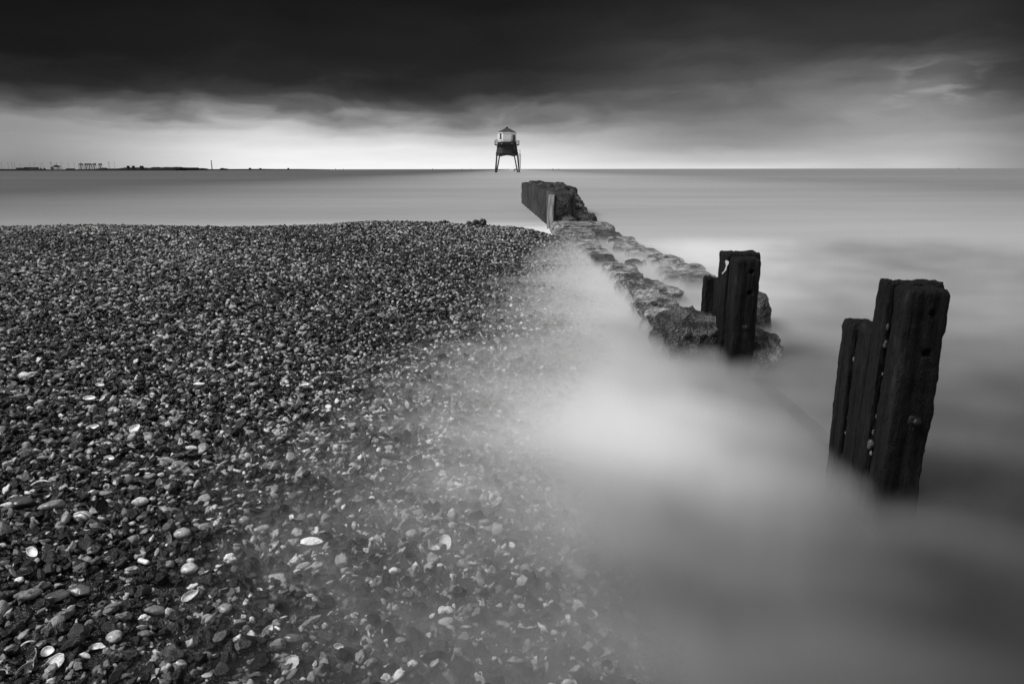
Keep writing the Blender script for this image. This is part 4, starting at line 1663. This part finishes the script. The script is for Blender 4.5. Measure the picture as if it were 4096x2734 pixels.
# tall chimney-like radar tower
root = empty('radar_tower', far_obj(849, YF + 400))
Yc = YF + 400
hh = atY(846, 642, Yc).z - SEA
tag(root, 'tall slim tower with a small platform at its top, alone on the far shore', 'tower')
MB().bar((0, 0, 0), (0, 0, hh), 2.0 * ppm(Yc), 10, 1.3 * ppm(Yc)).build('shaft', M['far_grey'], root)
MB().ring(10, [(1.3 * ppm(Yc), hh - 1.6 * ppm(Yc)), (2.9 * ppm(Yc), hh - 1.0 * ppm(Yc)), (2.9 * ppm(Yc), hh), (1.0 * ppm(Yc), hh + .1)]).build('platform', M['far_grey'], root)
MB().bar((0, 0, hh), (0, 0, hh + 2.6 * ppm(Yc)), .3 * ppm(Yc), 6).build('mast', M['far_grey'], root)


# floodlight masts
def mast():
    root = empty('floodlight_mast', (0, 0, 0))
    MB().bar((0, 0, 0), (0, 0, 1), .012, 6, .009).build('pole', M['far_steel'], root)
    mb = MB()
    mb.ring(8, [(.032, 1.0), (.055, 1.02), (.055, 1.045), (.03, 1.06)])
    mb.build('lamp_head', M['far_steel'], root)
    return root


mproto = mast()
masts = [(4, 651), (31, 652), (46.5, 650), (57, 653), (80, 655.5), (119.5, 653.3), (137.5, 651.5), (160, 653), (169, 653), (201, 650), (205, 650), (225, 651.5), (245, 652.3), (272.5, 654), (295.5, 651.5), (323, 649), (382.5, 652.8), (433, 650.8), (435.7, 647.6), (456, 650)]
ML = ['leftmost floodlight mast, at the edge of the view', 'dark thick floodlight mast, second from the left edge', 'taller floodlight mast just right of the dark thick one', 'floodlight mast left of the long warehouse',
      'short floodlight mast rising behind the long warehouse', 'floodlight mast above the left end of the sloping hall', 'dark floodlight mast where the sloping roof begins to drop', 'left one of a pair of masts between the hall and the lifting frame',
      'right one of a pair of masts between the hall and the lifting frame', 'left one of two close masts at the left of the lifting frame', 'right one of two close masts at the left of the lifting frame', 'mast rising behind the lifting frame',
      'mast just right of the lifting frame', 'faint short mast above the low block', 'lone mast midway between the low block and the cranes', 'mast showing over the first crane', 'faint mast over the fourth crane',
      'shorter left one of two close masts right of the cranes', 'tallest mast, right one of two close masts right of the cranes', 'last mast on the right, before the wood']
for i, (px, py) in enumerate(masts):
    o = mproto if i == 0 else copy_tree(mproto)
    Yx = YF + 24
    p = atY(px, py, Yx)
    o.location = (p.x, Yx, SEA)
    hh = (p.z - SEA) / 1.05
    o.scale = (hh,) * 3
    tag(o, ML[i], 'floodlight', 'floodlight masts of the far port')


# gantry cranes
def crane():
    root = empty('gantry_crane', (0, 0, 0))
    s = PX
    for i, (x0, x1) in enumerate(((-4.6, -5.2), (5.2, 3.9), (1.4, .4), (-1.0, -1.4))):
        MB().bar((x0 * s, (2 if i % 2 else -2), 0), (x1 * s, (2 if i % 2 else -2), 20 * s), 1.0 * s, 4).build('leg', M['far_dark'], root)
    MB().bar((-6.2 * s, -2, 19 * s), (4 * s, -2, 19.4 * s), .6 * s, 4).build('boom', M['far_dark'], root)
    mb = MB()
    mb.prism([(-1.6 * s, 19.3 * s), (5.0 * s, 17.8 * s), (5.6 * s, 19.6 * s), (4.4 * s, 22 * s), (0, 22.2 * s), (-1.6 * s, 21.4 * s)], -3, 3)
    mb.build('machine_house', M['far_dark'], root)
    mb = MB()
    for z in (5, 8.5, 12, 15.5):
        mb.bar((-1.2 * s, 0, z * s), (1.8 * s, 0, (z + 2) * s), .35 * s, 4)
        mb.bar((-1.2 * s, 0, z * s), (1.9 * s, 0, z * s), .3 * s, 4)
    mb.bar((-4.6 * s, -2, 6 * s), (5 * s, -2, 5.6 * s), .35 * s, 4)
    mb.build('bracing', M['far_dark'], root)
    MB().ring(8, [(4.6 * s * .8, 0), (4.4 * s * .8, 2.2 * s), (2.2 * s, 3.8 * s)]).build('base_house', M['far_dark'], root)
    return root


cproto = crane()
CL = ['leftmost of the five dark gantry cranes, standing apart', 'second gantry crane from the left, overlapping the third', 'middle gantry crane, overlapping the second', 'fourth gantry crane from the left', 'rightmost of the five dark gantry cranes, standing apart']
for i, px in enumerate((326, 346.5, 361, 379, 403)):
    o = cproto if i == 0 else copy_tree(cproto)
    p = far_obj(px, YF + 12)
    o.location = p
    hh = (atY(px, 654, YF + 12).z - SEA) / (22.2 * PX)
    o.scale = (1, 1, hh)
    tag(o, CL[i], 'crane', 'gantry cranes of the far port')

# lifting frame / docked vessel
root = empty('lifting_frame', far_obj(227, YF + 10))
tag(root, 'broad dark lifting frame with a pale deckhouse on top, between the hall and the cranes', 'crane')
s = PX
K = 180 * 0.0 + 1
def zz(py):
    return atY(227, py, YF + 10).z - SEA
MB().prism([((-12) * s, zz(665.5)), (14 * s, zz(665.5)), (15 * s, zz(668.5)), (-12.5 * s, zz(668.5))], -3, 3).build('top_beam', M['far_dark'], root)
for (x0, x1) in ((-11, -13.5), (12, 13.5), (-7, -8), (8, 9)):
    MB().bar((x0 * s, -2, zz(668)), (x1 * s, -2, 0), .8 * s, 4).build('leg', M['far_dark'], root)
MB().box(-20 * s, 16 * s, -2, 4, zz(674.5), zz(672.6)).build('lower_beam', M['far_dark'], root)
MB().box(-5 * s, 5 * s, -2, 2, zz(665.4), zz(660)).build('deckhouse', M['far_grey'], root)
MB().box(9 * s, 15 * s, -2, 2, zz(665.4), zz(663)).build('cabin', M['far_grey'], root)
MB().prism([(-14 * s, zz(677)), (-14 * s, zz(670)), (-12 * s, zz(668)), (-9 * s, zz(672)), (-6 * s, zz(677))], -6, -3.2).build('side_house', M['far_grey'], root)
for (px, h0, lb) in ((165, 671.3, 'left small pale peaked heap on the far quay'), (179.5, 671, 'right small pale peaked heap on the far quay')):
    p = far_obj(px, YF + 6)
    hh = atY(px, h0, YF + 6).z - SEA
    mb = MB()
    co, fa = ICO3
    vs = []
    for q in co:
        zq = max(q[2], 0)
        vs.append((q[0] * 4.2 * s * (1 - .55 * zq) + noise.noise(Vector(q) * 3) * .5, q[1] * 3, zq ** .7 * hh * (1 - .25 * abs(q[0]))))
    mb.add(vs, [tuple(f) for f in fa])
    mb.bar((-.8 * s, 0, hh * .6), (-.8 * s, 0, hh * 1.25), .25 * s, 4)
    o = mb.build('stockpile', M['far_grey'], None, p)
    tag(o, lb, 'heap')


# buoys and sails on the horizon
def buoy(px, hpx, Yb, label, shape):
    p = far_obj(px, Yb)
    root = empty('buoy' if shape != 'sail' else 'sailing_boat', p)
    hh = atY(px, ray_h(px) - hpx, Yb).z - SEA
    w = hh * .35
    if shape == 'sail':
        MB().prism([(-w * 1.4, 0), (w * 1.4, 0), (w * 1.7, hh * .18), (-w * 1.6, hh * .18)], -w * .4, w * .4).build('hull', M['far_grey'], root)
        MB().prism([(-w * .1, hh * .22), (w * 1.2, hh * .22), (-w * .1, hh)], -.05 * w, .05 * w).build('sail', M['far_pale'], root)
    else:
        MB().ring(10, [(w, 0), (w, hh * .25), (w * .35, hh * .4)]).build('float', M['far_grey'], root)
        MB().ring(4, [(w * .3, hh * .4), (w * .15, hh * .9), (w * .3, hh * .92), (w * .02, hh)]).build('tower', M['far_grey'], root)
    tag(root, label, 'boat' if shape == 'sail' else 'buoy', 'marks on the horizon')


def ray_h(px):
    return 678.0 - (px - 1340) * 4.0 / 2756


for a_ in ((1343, 5, 1900, 'thin buoy on the horizon just beyond the tip of the far spit', 'b'), (1374, 4, 1900, 'short buoy on the horizon, second beyond the tip of the far spit', 'b'), (1730, 5, 1700, 'dark cone-shaped buoy on the horizon, largest left of the lighthouse', 'b'),
           (1849, 4, 1900, 'small buoy on the horizon between the cone-shaped one and the lighthouse', 'b'), (1884, 3.5, 2000, 'pale little sail on the horizon nearest the lighthouse on its left', 'sail'),
           (2030, 3, 2000, 'tiny buoy seen between the legs of the lighthouse', 'b'), (2211, 5, 1800, 'pale small sail on the horizon right of the lighthouse', 'sail'), (2234, 4, 1900, 'small buoy on the horizon right of the pale sail', 'b'),
           (3833, 3.5, 1900, 'lone speck of a buoy on the horizon at the far right', 'b')):
    buoy(*a_)
